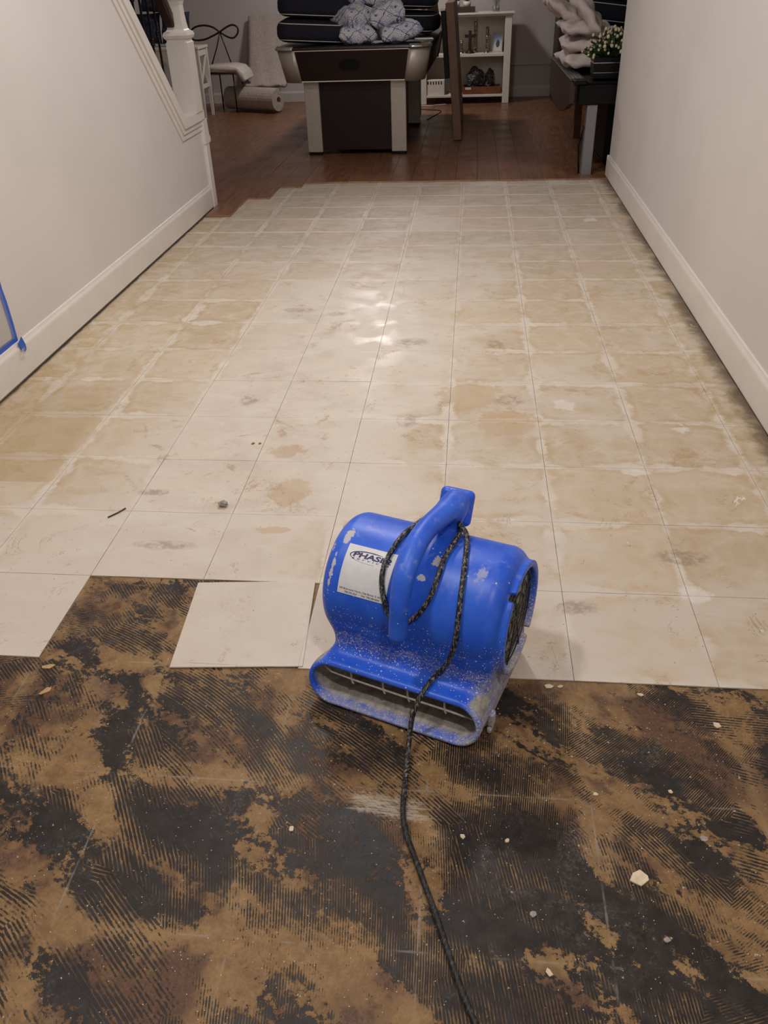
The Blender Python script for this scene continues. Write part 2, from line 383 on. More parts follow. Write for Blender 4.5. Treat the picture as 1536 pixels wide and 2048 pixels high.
for k in range(k0, k1):
    x0 = -1.19+k*PW; x1 = x0+PW
    ys = {-1: 3.42, 0: 3.905, 1: 4.245, 2: 4.375}.get(k, 4.39+rw.uniform(-0.012, 0.012))
    if k == -1: x0 = -1.352
    if k < -1: ys = 3.78
    if x0 > 1.30: ys = 4.46
    y = ys; first = True
    while y < 8.94:
        L = rw.choice([0.62, 0.9, 1.2, 1.2])+rw.uniform(-0.05, 0.05)
        if first: L *= rw.uniform(0.35, 1.0)
        if k in (-1, 0, 1, 2) and first: L = 5.0-ys + rw.uniform(0, 0.3)
        y1 = min(y+L, 8.94)
        if 8.94-y1 < 0.2: y1 = 8.94
        key = (round(x1-x0, 3), round(y1-y, 3))
        me = slab_mesh(-(x1-x0)/2+0.0006, (x1-x0)/2-0.0006, -(y1-y)/2+0.0006, (y1-y)/2-0.0006, 0.0006, 0.011, 0.0012, 'plank')
        me.materials.append(WOOD); me.materials.append(CUTWOOD)
        for f in me.polygons:
            if abs(f.normal.z) < 0.2: f.material_index = 1
        link('plank', me, None, wf, ((x0+x1)/2, (y+y1)/2, rw.uniform(0, 0.0004) + (0.002 if k == -1 and first else 0)))
        y = y1; first = False

# ------------------------------------------------------------------ walls and ceiling
SL = 1.03                                        # slope of the stair wall
yt = 3.27-(CEIL-0.55)/SL
w = prism('wall_left', [(-4.1, -0.01), (3.70, -0.01), (3.70, 0.55), (3.27, 0.55), (yt, CEIL), (-4.1, CEIL)], 0, XL-0.12, XL, WALL); tag(w, 'off-white wall with a sloping stair opening', kind='structure')
w = box('wall_right', XR, XR+0.12, -4.1, 4.455, -0.01, CEIL, WALL); tag(w, 'plain off-white hall wall', kind='structure')
w = box('wall_back', -3.4, 2.9, 8.95, 9.05, -0.01, CEIL, GREYWALL); tag(w, 'greige wall of the far room', kind='structure')
w = box('wall_front', -3.4, 2.9, -4.2, -4.1, -0.01, CEIL, WALL); tag(w, 'wall behind the photographer', kind='structure')
w = box('wall_far_left', -3.4, -3.28, 3.3, 8.95, -0.01, CEIL, GREYWALL); tag(w, 'far room side wall', kind='structure')
w = box('wall_far_right', 2.78, 2.9, 4.3, 8.95, -0.01, CEIL, GREYWALL); tag(w, 'far room side wall', kind='structure')
w = box('wall_stair', -2.62, -2.5, -4.1, 3.3, -0.01, CEIL, WALL); tag(w, 'wall beside the stairs', kind='structure')
w = box('ceiling', -3.4, 2.9, -4.2, 9.05, CEIL, CEIL+0.1, simple('ceiling_paint', (226, 220, 212), 0.7, var=0.02)); tag(w, 'flat off-white ceiling', kind='structure')
# partition return beside the right wall and the side of the stairs
w = box('wall_return', XR+0.12, 2.78, 4.335, 4.455, -0.01, CEIL, GREYWALL); tag(w, 'far room wall turning away from the hall', kind='structure')
w = box('wall_stair_end', -3.28, -2.62, 3.2, 3.3, -0.01, CEIL, GREYWALL); tag(w, 'wall end beside the stair foot', kind='structure')

def base_profile(h=0.135, t=0.015):
    return [(0, 0.0), (t, 0.0), (t, h*0.80), (t*0.92, h*0.85), (t*0.62, h*0.91), (t*0.50, h*0.95), (t*0.42, h*0.99), (t*0.3, h), (0, h)]
bp = base_profile()
b = prism('baseboard_left', [(XL+px, 0.015+pz) for px, pz in bp], 1, -4.1, 3.662, TRIM); 
# prism along y wants (x, z)
tag(b, 'white moulded baseboard with a dark gap below', kind='structure')
b = prism('baseboard_right', [(XR-px, 0.020+pz) for px, pz in bp], 1, -4.1, 4.455, TRIM); tag(b, 'white moulded baseboard standing above the floor', kind='structure')
b = prism('baseboard_right_end', [(4.455+px, 0.020+pz) for px, pz in bp], 0, XR-0.015, XR+0.12, TRIM); tag(b, 'white baseboard round the wall end', kind='structure')
b = prism('baseboard_back', [(8.95-px, 0.012+pz*0.85) for px, pz in bp], 0, -3.28, 2.78, simple('greige_trim', (196, 188, 182), 0.4, var=0.03)); tag(b, 'pale baseboard of the far wall', kind='structure')
b = prism('trim_1', [(8.95, 0.335), (8.935, 0.338), (8.93, 0.352), (8.935, 0.366), (8.95, 0.368)], 0, -3.28, 2.78, GREYWALL); tag(b, 'thin rail along the far wall', kind='structure')
# casing at the end of the left wall
b = box('trim_2', XL-0.125, XL+0.018, 3.665, 3.745, 0.0, 0.412, TRIM, bev=0.004); tag(b, 'white casing at the wall end', kind='structure')
b = prism('trim_3', [(3.66,0.40),(3.758,0.40),(3.772,0.412),(3.772,0.432),(3.752,0.446),(3.742,0.545),(3.66,0.545)], 0, XL-0.125, XL+0.022, TRIM); tag(b, 'moulded cap on the wall-end casing', kind='structure')

# ------------------------------------------------------------------ staircase
st = empty('staircase', (XL-0.6, 3.3, 0), 0, 'staircase with black iron balusters and white newel post behind the left wall', 'staircase')
def sp(o):      # keep world placement under the staircase empty
    o.parent = st; o.location = Vector(o.location)-st.location; return o
# sloping skirt cap: two stepped mouldings following the opening
def slope_strip(name, d0, d1, x0, x1, drop=0.0):
    n = Vector((SL, 1.0)).normalized()     # outward normal in (y,z)
    def off(y, z, d): return (y-n.x*(-d), z-n.y*(-d))
    # d measured down into the wall from the opening edge (positive = below)
    ye, ze = 3.31, 0.60
    top = [(ye-(2.35-ze)/SL, 2.35), (ye, ze), (3.70, ze)]
    def para(d):
        dd = d*math.sqrt(1+SL*SL)
        a = (top[0][0]-dd/SL*1.0, top[0][1]); 
        c = (ye-(dd-d)/SL, ze-d); 
        return [a, c, (3.70, ze-d)]
    A, B = para(d0), para(d1)
    return sp(prism(name, A+B[::-1], 0, x0, x1, TRIM, bev=0.003))
slope_strip('skirt_cap', 0.0, 0.055, XL-0.14, XL+0.026)
slope_strip('skirt_moulding', 0.056, 0.085, XL-0.13, XL+0.016)
slope_strip('skirt_fascia', 0.086, 0.118, XL-0.12, XL+0.008)
TREAD = simple('dark_stair_tread', (58, 38, 28), 0.4, var=0.2, scale=12)
IRON = simple('black_iron', (24, 21, 20), 0.35, 0.6, var=0.1)
RISE, RUN = 0.19, 0.185
for k in range(11):
    y1 = 3.62-k*RUN
    sp(box('riser', -2.49, XL-0.15, y1-0.02, y1, 0.012+k*RISE, 0.012+(k+1)*RISE-0.03, TRIM))
    sp(box('tread', -2.49, XL-0.15, y1-RUN-0.02, y1+0.025, 0.012+(k+1)*RISE-0.029, 0.012+(k+1)*RISE, TREAD, bev=0.006, seg=2))
bal_path = [(0,0,0),(0,0,1.0)]
XB = XL-0.055
V, F = tube_data([(0,0,z) for z in (0,0.3,0.6,0.98)], 0.0072, 4)
bal_me = pymesh('baluster', V, F); bal_me.materials.append(IRON)
kn = lathe('knuckle', [(0.0075,-0.020),(0.013,-0.016),(0.0135,-0.010),(0.009,-0.006),(0.019,0.0),(0.009,0.006),(0.0135,0.010),(0.013,0.016),(0.0075,0.020)], IRON, None, 8)
kn_me = kn.data; bpy.data.objects.remove(kn)
for k in range(12):
    y = 3.285-k*0.105
    z = 0.60+(3.31-y)*SL
    b = sp(link('baluster', bal_me, IRON, None, (XB, y, z-0.005)))
    for hz in ((0.42,) if k % 2 == 0 else (0.28, 0.60)):
        link('knuckle', kn_me, IRON, b, (0, 0, hz))
    sh = lathe('shoe', [(0.017,-0.02),(0.017,0.012),(0.010,0.024)], IRON, b, 4, (0,0,0.01), (0,0,PI/4))
RAIL = simple('dark_handrail', (48, 34, 27), 0.35, var=0.15, scale=15)
hl = 2.4
rail = sp(prism('handrail', [(3.53,1.055),(3.53,1.135),(3.53-1.35,1.135+1.35*SL),(3.53-1.35,1.055+1.35*SL)], 0, XB-0.032, XB+0.030, RAIL, bev=0.010))
# newel post: square base, collar, tapered square shaft with ball-turned top out of view
NX, NY = XL-0.035, 3.60
def sq_stack(name, prof, mat):
    V, F = [], []
    for h, z in prof: V += [(-h,-h,z),(h,-h,z),(h,h,z),(-h,h,z)]
    for i in range(len(prof)-1):
        for k in range(4): F.append((i*4+k, i*4+(k+1)%4, i*4+4+(k+1)%4, i*4+4+k))
    F.append((3,2,1,0)); q = (len(prof)-1)*4; F.append((q,q+1,q+2,q+3))
    return link(name, pymesh(name, V, F), mat)
o = sq_stack('newel_post', [(0.066,0.60),(0.066,0.98),(0.060,0.985),(0.060,0.995),(0.070,1.003),(0.076,1.018),(0.070,1.034),(0.056,1.042),(0.050,1.05),(0.046,1.075),(0.042,1.12),(0.040,1.17),(0.046,1.19),(0.054,1.20),(0.058,1.215),(0.050,1.23),(0.044,1.25),(0.052,1.30),(0.056,1.36),(0.030,1.42)], TRIM)
o.location = (NX, NY, 0); sp(o)

# ------------------------------------------------------------------ painter's tape and plastic on the left wall
TAPE = simple('blue_painters_tape', (48, 92, 188), 0.55, var=0.10, scale=60)
tp = empty('painter_tape', (XL, 0.90, 0.3), 0, 'blue painter\'s tape framing a taped-up plastic sheet on the left wall', 'tape')
def wavy_strip(name, pts, wid, up, seed):
    r = random.Random(seed); V, F = [], []
    for i, (yy, zz) in enumerate(pts):
        j = r.uniform(-0.0015, 0.0015); t = 0.0016+r.uniform(0, 0.0012)
        for s in (-1, 1):
            a = (yy+(wid/2*s if up else 0)+j, zz+(0 if up else wid/2*s)+j)
            V.append((0.0004, a[0]-0.90, a[1]-0.3)); V.append((t, a[0]-0.90, a[1]-0.3))
    for i in range(len(pts)-1):
        b = i*4
        F += [(b+1,b+3,b+7,b+5),(b,b+4,b+6,b+2),(b,b+1,b+5,b+4),(b+3,b+2,b+6,b+7)]
    F += [(0,2,3,1),(len(V)-4,len(V)-3,len(V)-1,len(V)-2)]
    return link(name, pymesh(name, V, F, False), TAPE, tp)
wavy_strip('tape_strip', [(0.917+0.003*math.sin(k), 0.158+0.05*k) for k in range(8)], 0.034, True, 1)
wavy_strip('tape_strip', [(0.932-0.05*k, 0.158) for k in range(9)], 0.030, False, 2)
# curled corner of tape hanging over the baseboard
prism('tape_corner', [(0.902-0.90,0.150-0.3),(0.936-0.90,0.165-0.3),(0.949-0.90,0.128-0.3),(0.946-0.90,0.110-0.3),(0.930-0.90,0.104-0.3),(0.912-0.90,0.118-0.3)], 0, 0.016, 0.020, TAPE, tp, bev=0.0012)
mp = M('clear_plastic_sheet'); mp.out(srgb(226, 224, 220), 0.18, spec=0.6, Transmission_Weight=0.75, IOR=1.25, Alpha=0.55)
rp = random.Random(5); V, F = [], []
NY_, NZ_ = 14, 12
for a in range(NY_):
    for c in range(NZ_):
        V.append((0.004+0.008*rp.random()*(0 < a < NY_-1)*(0 < c < NZ_-1)+0.0015, 0.912-0.90-0.40*a/(NY_-1), 0.168-0.3+0.33*c/(NZ_-1)))
for a in range(NY_-1):
    for c in range(NZ_-1): F.append((a*NZ_+c, a*NZ_+c+1, (a+1)*NZ_+c+1, (a+1)*NZ_+c))
pl = link('plastic_sheet', pymesh('plastic_sheet', V, F, True), mp.mat, tp)
V = []; F = []
for a in range(6):
    for c in range(5): V.append((0.018+0.006*rp.random(), 0.925-0.90-0.022*a/5*1.6+0.008*rp.random()-0.002*c, 0.128-0.3-0.035*c/4-0.006*(a % 2)))
for a in range(5):
    for c in range(4): F.append((a*5+c, a*5+c+1, (a+1)*5+c+1, (a+1)*5+c))
link('plastic_scrap', pymesh('plastic_scrap', V, F, True), mp.mat, tp)
# ------------------------------------------------------------------ blower shape (signed distance, surface nets)
AXV, AXW, CR = -0.168, 0.219, 0.132
RV, RW = -0.176, 0.206          # inlet centre
def smin(a, b, k):
    h = np.clip(0.5 + 0.5*(b-a)/k, 0, 1)
    return b*(1-h) + a*h - k*h*(1-h)
def smax(a, b, k): return -smin(-a, -b, k)
def sd_rbox(x, y, z, hx, hy, hz, r):
    a, b, c = np.abs(x)-hx+r, np.abs(y)-hy+r, np.abs(z)-hz+r
    return np.sqrt(np.maximum(a,0)**2+np.maximum(b,0)**2+np.maximum(c,0)**2) + np.minimum(np.maximum(np.maximum(a,b),c),0) - r
def sstep(a, b, x):
    t = np.clip((x-a)/(b-a), 0, 1); return t*t*(3-2*t)
def sd_cyl(u, v, w, R, hl, r):
    a = np.hypot(v-AXV, w-AXW)-R+r; b = np.abs(u)-hl+r
    return np.minimum(np.maximum(a,b),0) + np.hypot(np.maximum(a,0), np.maximum(b,0)) - r
def stadium(u, v, w, hw, h, wc):
    return np.hypot(np.maximum(np.abs(u)-(hw-h), 0), w-wc) - h
def sd_body(u, v, w):
    cyl = sd_cyl(u+0.002, v, w, CR, 0.189, 0.032)
    base = sd_rbox(u-0.0075, v+0.172, w-0.095, 0.1725, 0.130, 0.095, 0.016)
    t = sstep(-0.115, -0.01, v)
    hw = 0.168 + 0.025*t; h = 0.062 - 0.0075*t; us = u - 0.0075 + 0.0175*t
    sn = stadium(us, v, w, hw, h, h)
    vend = 0.020 - 0.16*w
    sn = smax(sn, v-vend, 0.010); sn = smax(sn, -0.25-v, 0.01)
    d = smin(cyl, smin(base, sn, 0.02), 0.016)
    # raised rim round each inlet, notched
    rr = np.hypot(v-RV, w-RW)
    rim = np.maximum(np.maximum(rr-0.120, u-0.200), 0.14-u)
    ang = np.arctan2(w-RW, v-RV)
    for a0 in (1.0, -2.2):
        da = np.abs(np.arctan2(np.sin(ang-a0), np.cos(ang-a0)))*rr
        rim = smax(rim, 0.008-da, 0.004)
    rim = smax(rim, rr-0.120, 0.006)
    d = smin(d, rim, 0.007)
    hole = np.maximum(rr-0.104, 0.128-np.abs(u))
    d = smax(d, -hole, 0.006)
    cav = stadium(us, v, w, hw-0.011, h-0.0115, h)
    cav = np.maximum(cav, -0.17-v)
    d = smax(d, -cav, 0.005)
    return d
HU = 0.010
HPATH = [(0.008,0.247,0.0165),(0.003,0.275,0.017),(-0.006,0.318,0.018),(-0.030,0.364,0.019),(-0.075,0.393,0.020),(-0.130,0.400,0.020),(-0.190,0.396,0.022),(-0.258,0.390,0.026)]
def crom(pts, n):
    P = np.array(pts, float); Q = np.vstack([2*P[0]-P[1], P, 2*P[-1]-P[-2]]); out = []
    for i in range(len(P)-1):
        a, b, c, d = Q[i:i+4]
        for k in range(n):
            t = k/n
            out.append(0.5*(2*b+(c-a)*t+(2*a-5*b+4*c-d)*t*t+(3*b-a-3*c+d)*t**3))
    return np.array(out+[P[-1]])
HFINE = crom(HPATH, 5)
def sd_handle(u, v, w):
    d = None; uu = (u-HU-0.014*sstep(0.11, 0.26, -v))*0.92
    for (v0,w0,r0),(v1,w1,r1) in zip(HFINE[:-1], HFINE[1:]):
        ax, ay = v1-v0, w1-w0
        t = np.clip(((v-v0)*ax+(w-w0)*ay)/(ax*ax+ay*ay), 0, 1)
        e = np.sqrt(uu**2+(v-v0-ax*t)**2+(w-w0-ay*t)**2) - (r0+(r1-r0)*t)
        d = e if d is None else np.minimum(d, e)
    # post down to the housing and the end plate of the cord hook
    ax, ay = 0.032, -0.075
    t = np.clip(((v+0.235)*ax+(w-0.378)*ay)/(ax*ax+ay*ay), 0, 1)
    post = np.sqrt((uu*0.9)**2+(v+0.235-ax*t)**2+(w-0.378-ay*t)**2) - 0.021
    d = smin(d, post, 0.02)
    c, s = np.cos(0.45), np.sin(0.45)
    pv, pw = (v+0.282)*c+(w-0.364)*s, -(v+0.282)*s+(w-0.364)*c
    plate = sd_rbox(u-HU-0.006, pv, pw, 0.037, 0.012, 0.038, 0.012)
    return smin(d, plate, 0.012)
def surface_nets(f, lo, hi, h):
    n = [int(math.ceil((b-a)/h))+1 for a, b in zip(lo, hi)]
    g = [np.linspace(a, a+h*(k-1), k) for a, k in zip(lo, n)]
    U, V, W = np.meshgrid(*g, indexing='ij')
    D = f(U, V, W); S = D < 0
    c = sum(S[i:n[0]-1+i, j:n[1]-1+j, k:n[2]-1+k].astype(np.int8) for i in (0,1) for j in (0,1) for k in (0,1))
    act = (c > 0) & (c < 8)
    ids = np.full(act.shape, -1, np.int64); ijk = np.argwhere(act); ids[act] = np.arange(len(ijk))
    P = np.stack([g[a][ijk[:,a]]+h*0.5 for a in range(3)], 1)
    e = h*0.2
    for _ in range(4):
        d0 = f(P[:,0],P[:,1],P[:,2])
        gr = np.stack([f(P[:,0]+e*(a==0),P[:,1]+e*(a==1),P[:,2]+e*(a==2))-f(P[:,0]-e*(a==0),P[:,1]-e*(a==1),P[:,2]-e*(a==2)) for a in range(3)],1)/(2*e)
        P = P - np.clip(d0/np.maximum((gr**2).sum(1),0.05),-h,h)[:,None]*gr*0.8
    F = []
    for a in range(3):
        b, c2 = (a+1)%3, (a+2)%3
        s0 = [slice(1,-1)]*3; s0[a] = slice(0,-1); s1 = list(s0); s1[a] = slice(1,None)
        A0, A1 = S[tuple(s0)], S[tuple(s1)]
        for flip, m in ((0, A0 & ~A1), (1, ~A0 & A1)):
            q = np.argwhere(m) + np.array([0 if k == a else 1 for k in range(3)])
            def idx(db, dc):
                r = q.copy(); r[:,b] += db; r[:,c2] += dc
                return ids[r[:,0], r[:,1], r[:,2]]
            f4 = np.stack([idx(-1,-1), idx(0,-1), idx(0,0), idx(-1,0)], 1)
            F.append(f4 if not flip else f4[:, ::-1])
    return P, np.concatenate(F)
# ------------------------------------------------------------------ the blue carpet blower
TH = math.radians(-19.6)
MV = empty('air_blower', (0.235, -0.745, 0.0004), TH, 'blue plastic air blower with dusty outlet, sticker and cord-wrap handle', 'blower')
def uvw(P): P = np.asarray(P, float); return np.stack([P[:,0], -P[:,1], P[:,2]], 1)     # u,v,w -> local x,y,z
def mat_blower(dusty=True):
    m = M('dusty_blue_polyethylene' if dusty else 'blue_polyethylene'); p = m.obj(); x, y, z = m.xyz(p)
    n1 = m.noise(p, 9.0, 4, 0.6); n2 = m.noise(p, 60.0, 4, 0.65); n3 = m.noise(p, 420.0, 3, 0.7)
    blue = m.mix(m.ramp(n1, 0.35, 0.68), srgb(34, 86, 206), srgb(50, 104, 218))
    blue = m.mix(m.ramp(n2, 0.56, 0.8)*0.22, blue, srgb(92, 132, 214))
    # handling scuffs along the top
    up = m.xyz(m.normal())[2]
    scuff = m.ramp(m.noise(m.vec(x*6.0, y*6.0, z*3.0), 5.0, 5, 0.7, 1.0), 0.52, 0.70)*m.ramp(up, 0.35, 0.9)*m.ramp(z, 0.27, 0.33)
    col = m.mix(scuff*0.32, blue, srgb(150, 160, 205))
    if dusty:
        k = m.xyz(p)
        gn = (m.noise(p, 14.0, 4, 0.6)-0.5)
        front = m.ramp(y, 0.20, 0.10)
        crease = m.ramp(m.math('ABSOLUTE', z-0.140+gn*0.03), 0.0, 0.032, 1.0, 0.0)*m.ramp(y, 0.09, 0.075)*m.ramp(y, 0.012, 0.03)
        upper = m.ramp(z, 0.25, 0.15)*m.ramp(z, 0.10, 0.13)
        side = m.ramp(x+gn*0.05, 0.135, 0.175)*m.ramp(z, 0.17, 0.10)
        lip = m.ramp(z+gn*0.05, 0.045, 0.008)
        inside = m.ramp(y, -0.006, 0.012)*m.ramp(m.math('ABSOLUTE', z-0.052), 0.053, 0.049, 0.0, 1.0)*m.ramp(m.math('ABSOLUTE', x+0.008), 0.19, 0.186)
        rim = m.ramp(x, 0.178, 0.19)*m.ramp(z, 0.24, 0.14)
        # flecks
        v1 = m.vor(p, 165.0); q1 = m.white(m.vor(p, 165.0, out='Position'))
        v2 = m.vor(p, 330.0); q2 = m.white(m.vor(p, 330.0, out='Position'))
        den = m.math('ADD', crease*0.62 + upper*0.20 + lip*0.35, side*0.75 + rim*0.5, clamp=True)
        den = den + m.ramp(z, 0.30, 0.18)*0.035 + m.ramp(m.noise(p, 22.0, 3, 0.5), 0.5, 0.65)*den*0.25
        fl1 = m.ramp(v1, 0.22+0.0, 0.34, 1.0, 0.0)*m.math('LESS_THAN', q1, den*0.62+0.006)
        fl2 = m.ramp(v2, 0.25, 0.40, 1.0, 0.0)*m.math('LESS_THAN', q2, den*0.95)
        fleck = m.mx(fl1, fl2)
        film = m.math('ADD', crease*0.30*m.ramp(n2, 0.35, 0.65), side*0.80*m.ramp(n2, 0.25, 0.6) + lip*0.66*m.ramp(n2, 0.2, 0.6) + rim*0.3, clamp=True)
        film = m.mx(film, m.ramp(m.noise(m.vec(x*3.0, 0.0, z*6.0), 9.0, 4, 0.6), 0.56, 0.66)*crease*0.9)
        col = m.mix(film, col, m.mix(n2, srgb(150, 148, 146), srgb(176, 172, 166)))
        col = m.mix(fleck*0.92, col, srgb(206, 206, 212))
        ins = m.mix(m.ramp(n2+n3*0.3, 0.4, 0.85), srgb(122, 116, 106), srgb(172, 166, 152))
        col = m.mix(inside*0.97, col, ins)
        # chips of adhesive paint on top
        def blot(cx, cz, cy, rx, rz, sd):
            dx = (x-cx)/rx; dz = (z-cz)/rz; dy = (y-cy)/0.03
            d = m.math('SQRT', dx*dx+dz*dz+dy*dy) + (m.noise(m.vadd(p, (sd, 0, 0)), 70.0, 4, 0.7)-0.5)*2.4
            return m.ramp(d, 0.70, 0.86, 1.0, 0.0)
        bl = blot(-0.166, 0.285, 0.07, 0.006, 0.055, 1.0)
        bl = m.mx(bl, blot(-0.155, 0.343, 0.128, 0.010, 0.010, 2.0)); bl = m.mx(bl, blot(-0.178, 0.322, 0.12, 0.006, 0.009, 5.0))
        bl = m.mx(bl, blot(0.040, 0.343, 0.105, 0.013, 0.007, 3.0)); bl = m.mx(bl, blot(0.132, 0.340, 0.11, 0.016, 0.012, 4.0)*0.5)
        bl = m.mx(bl, blot(0.02, 0.320, 0.08, 0.010, 0.006, 6.0))
        col = m.mix(bl*0.9, col, srgb(198, 194, 186))
        dusttot = m.math('ADD', film + fleck, inside + bl, clamp=True)
        rough = 0.36 + n2*0.08 + dusttot*0.4
    else:
        fl1 = m.ramp(m.vor(p, 150.0), 0.15, 0.24, 1.0, 0.0)*m.math('LESS_THAN', m.white(m.vor(p, 150.0, out='Position')), 0.02)
        wear = m.ramp(m.noise(m.vec(x*8.0, y*8.0, z*8.0), 5.0, 5, 0.7), 0.56, 0.74)
        col = m.mix(wear*0.4, col, srgb(156, 164, 196)); col = m.mix(fl1*0.9, col, srgb(200, 205, 220))
        rough = 0.38 + n2*0.1
    return m.out(col, rough, spec=0.45, bump=n2*0.5+n3*0.35, bs=0.12, bd=0.0012)
P, F = surface_nets(sd_body, (-0.222, -0.325, -0.012), (0.215, 0.040, 0.365), 0.0032)
link('housing', pymesh('housing', uvw(P), F[:, ::-1], True), mat_blower(True), MV)
P, F = surface_nets(sd_handle, (-0.045, -0.325, 0.215), (0.065, 0.045, 0.430), 0.0028)
link('handle', pymesh('handle', uvw(P), F[:, ::-1], True), mat_blower(False), MV)
# outlet grille: two long wires with crooked cross wires
WIRE = simple('dusty_grille_wire', (196, 188, 176), 0.7, var=0.15, scale=80)
gr = empty('outlet_grille', (0, 0, 0)); gr.parent = MV
def gpt(u, w, v=-0.010): return (u, -v, w)
tube('wire', [gpt(-0.172,0.082), gpt(-0.155,0.070), gpt(-0.10,0.066), gpt(0,0.064), gpt(0.10,0.064), gpt(0.160,0.062)], 0.0024, WIRE, gr, 8)
for uu in (-0.108, -0.035, 0.020, 0.100):
    tube('wire', crom([gpt(uu,0.096), gpt(uu,0.076), gpt(uu+0.001,0.062,-0.010), gpt(uu+0.002,0.052,-0.013), gpt(uu-0.007,0.045,-0.028)], 4), 0.0024, WIRE, gr, 8)
# inlet grille: lint clogged guard
ml = M('lint_clogged_guard'); p = ml.obj(); x, y, z = ml.xyz(p)
vv = ml.vor(ml.vec(x*0.3, y, z), 230.0); nn = ml.noise(p, 240.0, 4, 0.75); low = ml.ramp(z, 0.06, -0.09); back = ml.ramp(y, 0.02, -0.08)
lint = ml.ramp(nn + low*0.20 + (ml.noise(p, 30.0, 3, 0.6)-0.5)*0.35, 0.47, 0.56)
lc = ml.mix(lint, srgb(22, 20, 18), ml.mix(nn, srgb(150, 145, 132), srgb(196, 192, 182)))
ml.out(lc, 0.9, bump=lint+nn, bs=0.9, bd=0.006)
for sx, rv in ((1, 0.180), (-1, -0.168)):
    g = empty('inlet_grille', (rv, -RV, RW)); g.parent = MV
    lathe('lint_guard', [(0.1035,-0.003),(0.1035,0.003),(0.05,0.006),(0.001,0.007)], ml.mat, g, 48, (0,0,0), (0, PI/2*sx, 0))
    for rr in (0.025, 0.05, 0.075, 0.098):
        tube('guard_ring', [(0.008*sx, rr*math.cos(2*PI*k/40), rr*math.sin(2*PI*k/40)) for k in range(40)], 0.0016, simple('guard_wire_dark', (60,57,52), 0.6, var=0.3), g, 6, True)
    for a in range(4):
        c, s = math.cos(a*PI/4+0.3)*0.103, math.sin(a*PI/4+0.3)*0.103
        tube('guard_wire', [(0.0095*sx, -c, -s), (0.0095*sx, c, s)], 0.0016, simple('guard_wire_dark', (60,57,52), 0.6), g, 6)
# latch at the foot of the right side
lm = MATS.get('blue_polyethylene') or MV.children[1].data.materials[0]
box('foot_latch', 0.1803, 0.1925, 0.042, 0.060, 0.018, 0.052, lm, MV, bev=0.003, seg=2)
box('foot_latch', 0.1803, 0.1895, 0.038, 0.064, 0.002, 0.016, lm, MV, bev=0.003, seg=2)
# cord: looped round the handle, down over the housing and away along the floor
cA = [(0.040,-0.232,0.352),(0.0535,-0.205,0.3575),(0.0560,-0.168,0.3590),(0.0529,-0.1235,0.3505),(0.0543,-0.0874,0.3320),(0.0497,-0.0567,0.3019),(0.0338,-0.0388,0.2697),(0.0100,-0.0320,0.2478),(-0.0109,-0.0310,0.2412),(-0.0289,-0.0335,0.2531),(-0.0422,-0.0437,0.2807),(-0.0526,-0.0592,0.3052),(-0.0572,-0.0810,0.3271),(-0.0537,-0.1115,0.3458),(-0.0482,-0.1529,0.3570),(-0.0412,-0.1944,0.3553),(-0.030,-0.235,0.352),(0.000,-0.262,0.349),(0.030,-0.245,0.362),(0.050,-0.214,0.3715),(0.0680,-0.198,0.3660),(0.0760,-0.186,0.3580),(0.0831,-0.1631,0.3577),(0.0959,-0.1181,0.3485),(0.1057,-0.0775,0.3242),(0.1124,-0.0441,0.2816),(0.1117,-0.0294,0.2271),(0.0936,-0.0330,0.1629),(0.0688,-0.0317,0.1210),(0.0618,0.0018,0.1150),(0.0530,0.0240,0.0880),(0.0500,0.0420,0.0560),(0.0560,0.0700,0.0220),(0.0662,0.1017,0.0070),(0.0814,0.1460,0.0050),(0.1003,0.1981,0.0046),(0.1242,0.2389,0.0046),(0.1549,0.2741,0.0046),(0.1907,0.3145,0.0046),(0.2306,0.3591,0.0046),(0.2685,0.4047,0.0046),(0.3124,0.4552,0.0046),(0.3463,0.4898,0.0046),(0.3850,0.5297,0.0046),(0.47,0.64,0.0046),(0.60,0.80,0.0046),(0.72,1.05,0.0046)]
mc = M('worn_black_cord'); p = mc.obj(); x, y, z = mc.xyz(p)
cn = mc.noise(mc.vec(x*1.4, y*0.55, z*0.55), 190.0, 5, 0.75, 0.8); fall = mc.ramp(y, -0.12, -0.20, 1.0, 0.22)
rub = mc.ramp(cn, 0.50, 0.59)*fall
mc.out(mc.mix(rub*0.8, srgb(22, 21, 21), srgb(150, 147, 142)), 0.5, spec=0.4, bump=cn, bs=0.3, bd=0.001)
tube('power_cord', uvw(crom(cA, 7)), 0.0052, mc.mat, MV, 10)
# sticker wrapped on the drum
def on_drum(u, s, lift):        # s = arc length down from the sticker's top edge
    a = math.radians(64.6) - s/(CR+0.0008)
    return (u, -(AXV+(CR+lift)*math.cos(a)), AXW+(CR+lift)*math.sin(a))
SU0, SU1, SH = -0.1455, -0.0395, 0.1030
V, F = [], []
nu, ns = 8, 24
for lift in (0.0003, 0.0011):
    for a in range(nu+1):
        for c in range(ns+1): V.append(on_drum(SU0+(SU1-SU0)*a/nu, SH*c/ns, lift))
n1 = (nu+1)*(ns+1)
for a in range(nu):
    for c in range(ns):
        q = a*(ns+1)+c; F.append((n1+q, n1+q+1, n1+q+ns+2, n1+q+ns+1)); F.append((q, q+ns+1, q+ns+2, q+1))
for a in range(nu):
    for c in (0, ns):
        q = a*(ns+1)+c; F.append((q, q+ns+1, n1+q+ns+1, n1+q))
for c in range(ns):
    for a in (0, nu):
        q = a*(ns+1)+c; F.append((q, q+1, n1+q+1, n1+q))
stk = link('sticker', pymesh('sticker', V, F), simple('white_sticker_vinyl', (214, 214, 214), 0.45, var=0.04, scale=60), MV)
stk['label'] = 'white company sticker with navy lettering'
INK = simple('navy_ink', (30, 30, 92), 0.5, var=0.05); INK2 = simple('grey_black_ink', (52, 50, 60), 0.5, var=0.05)
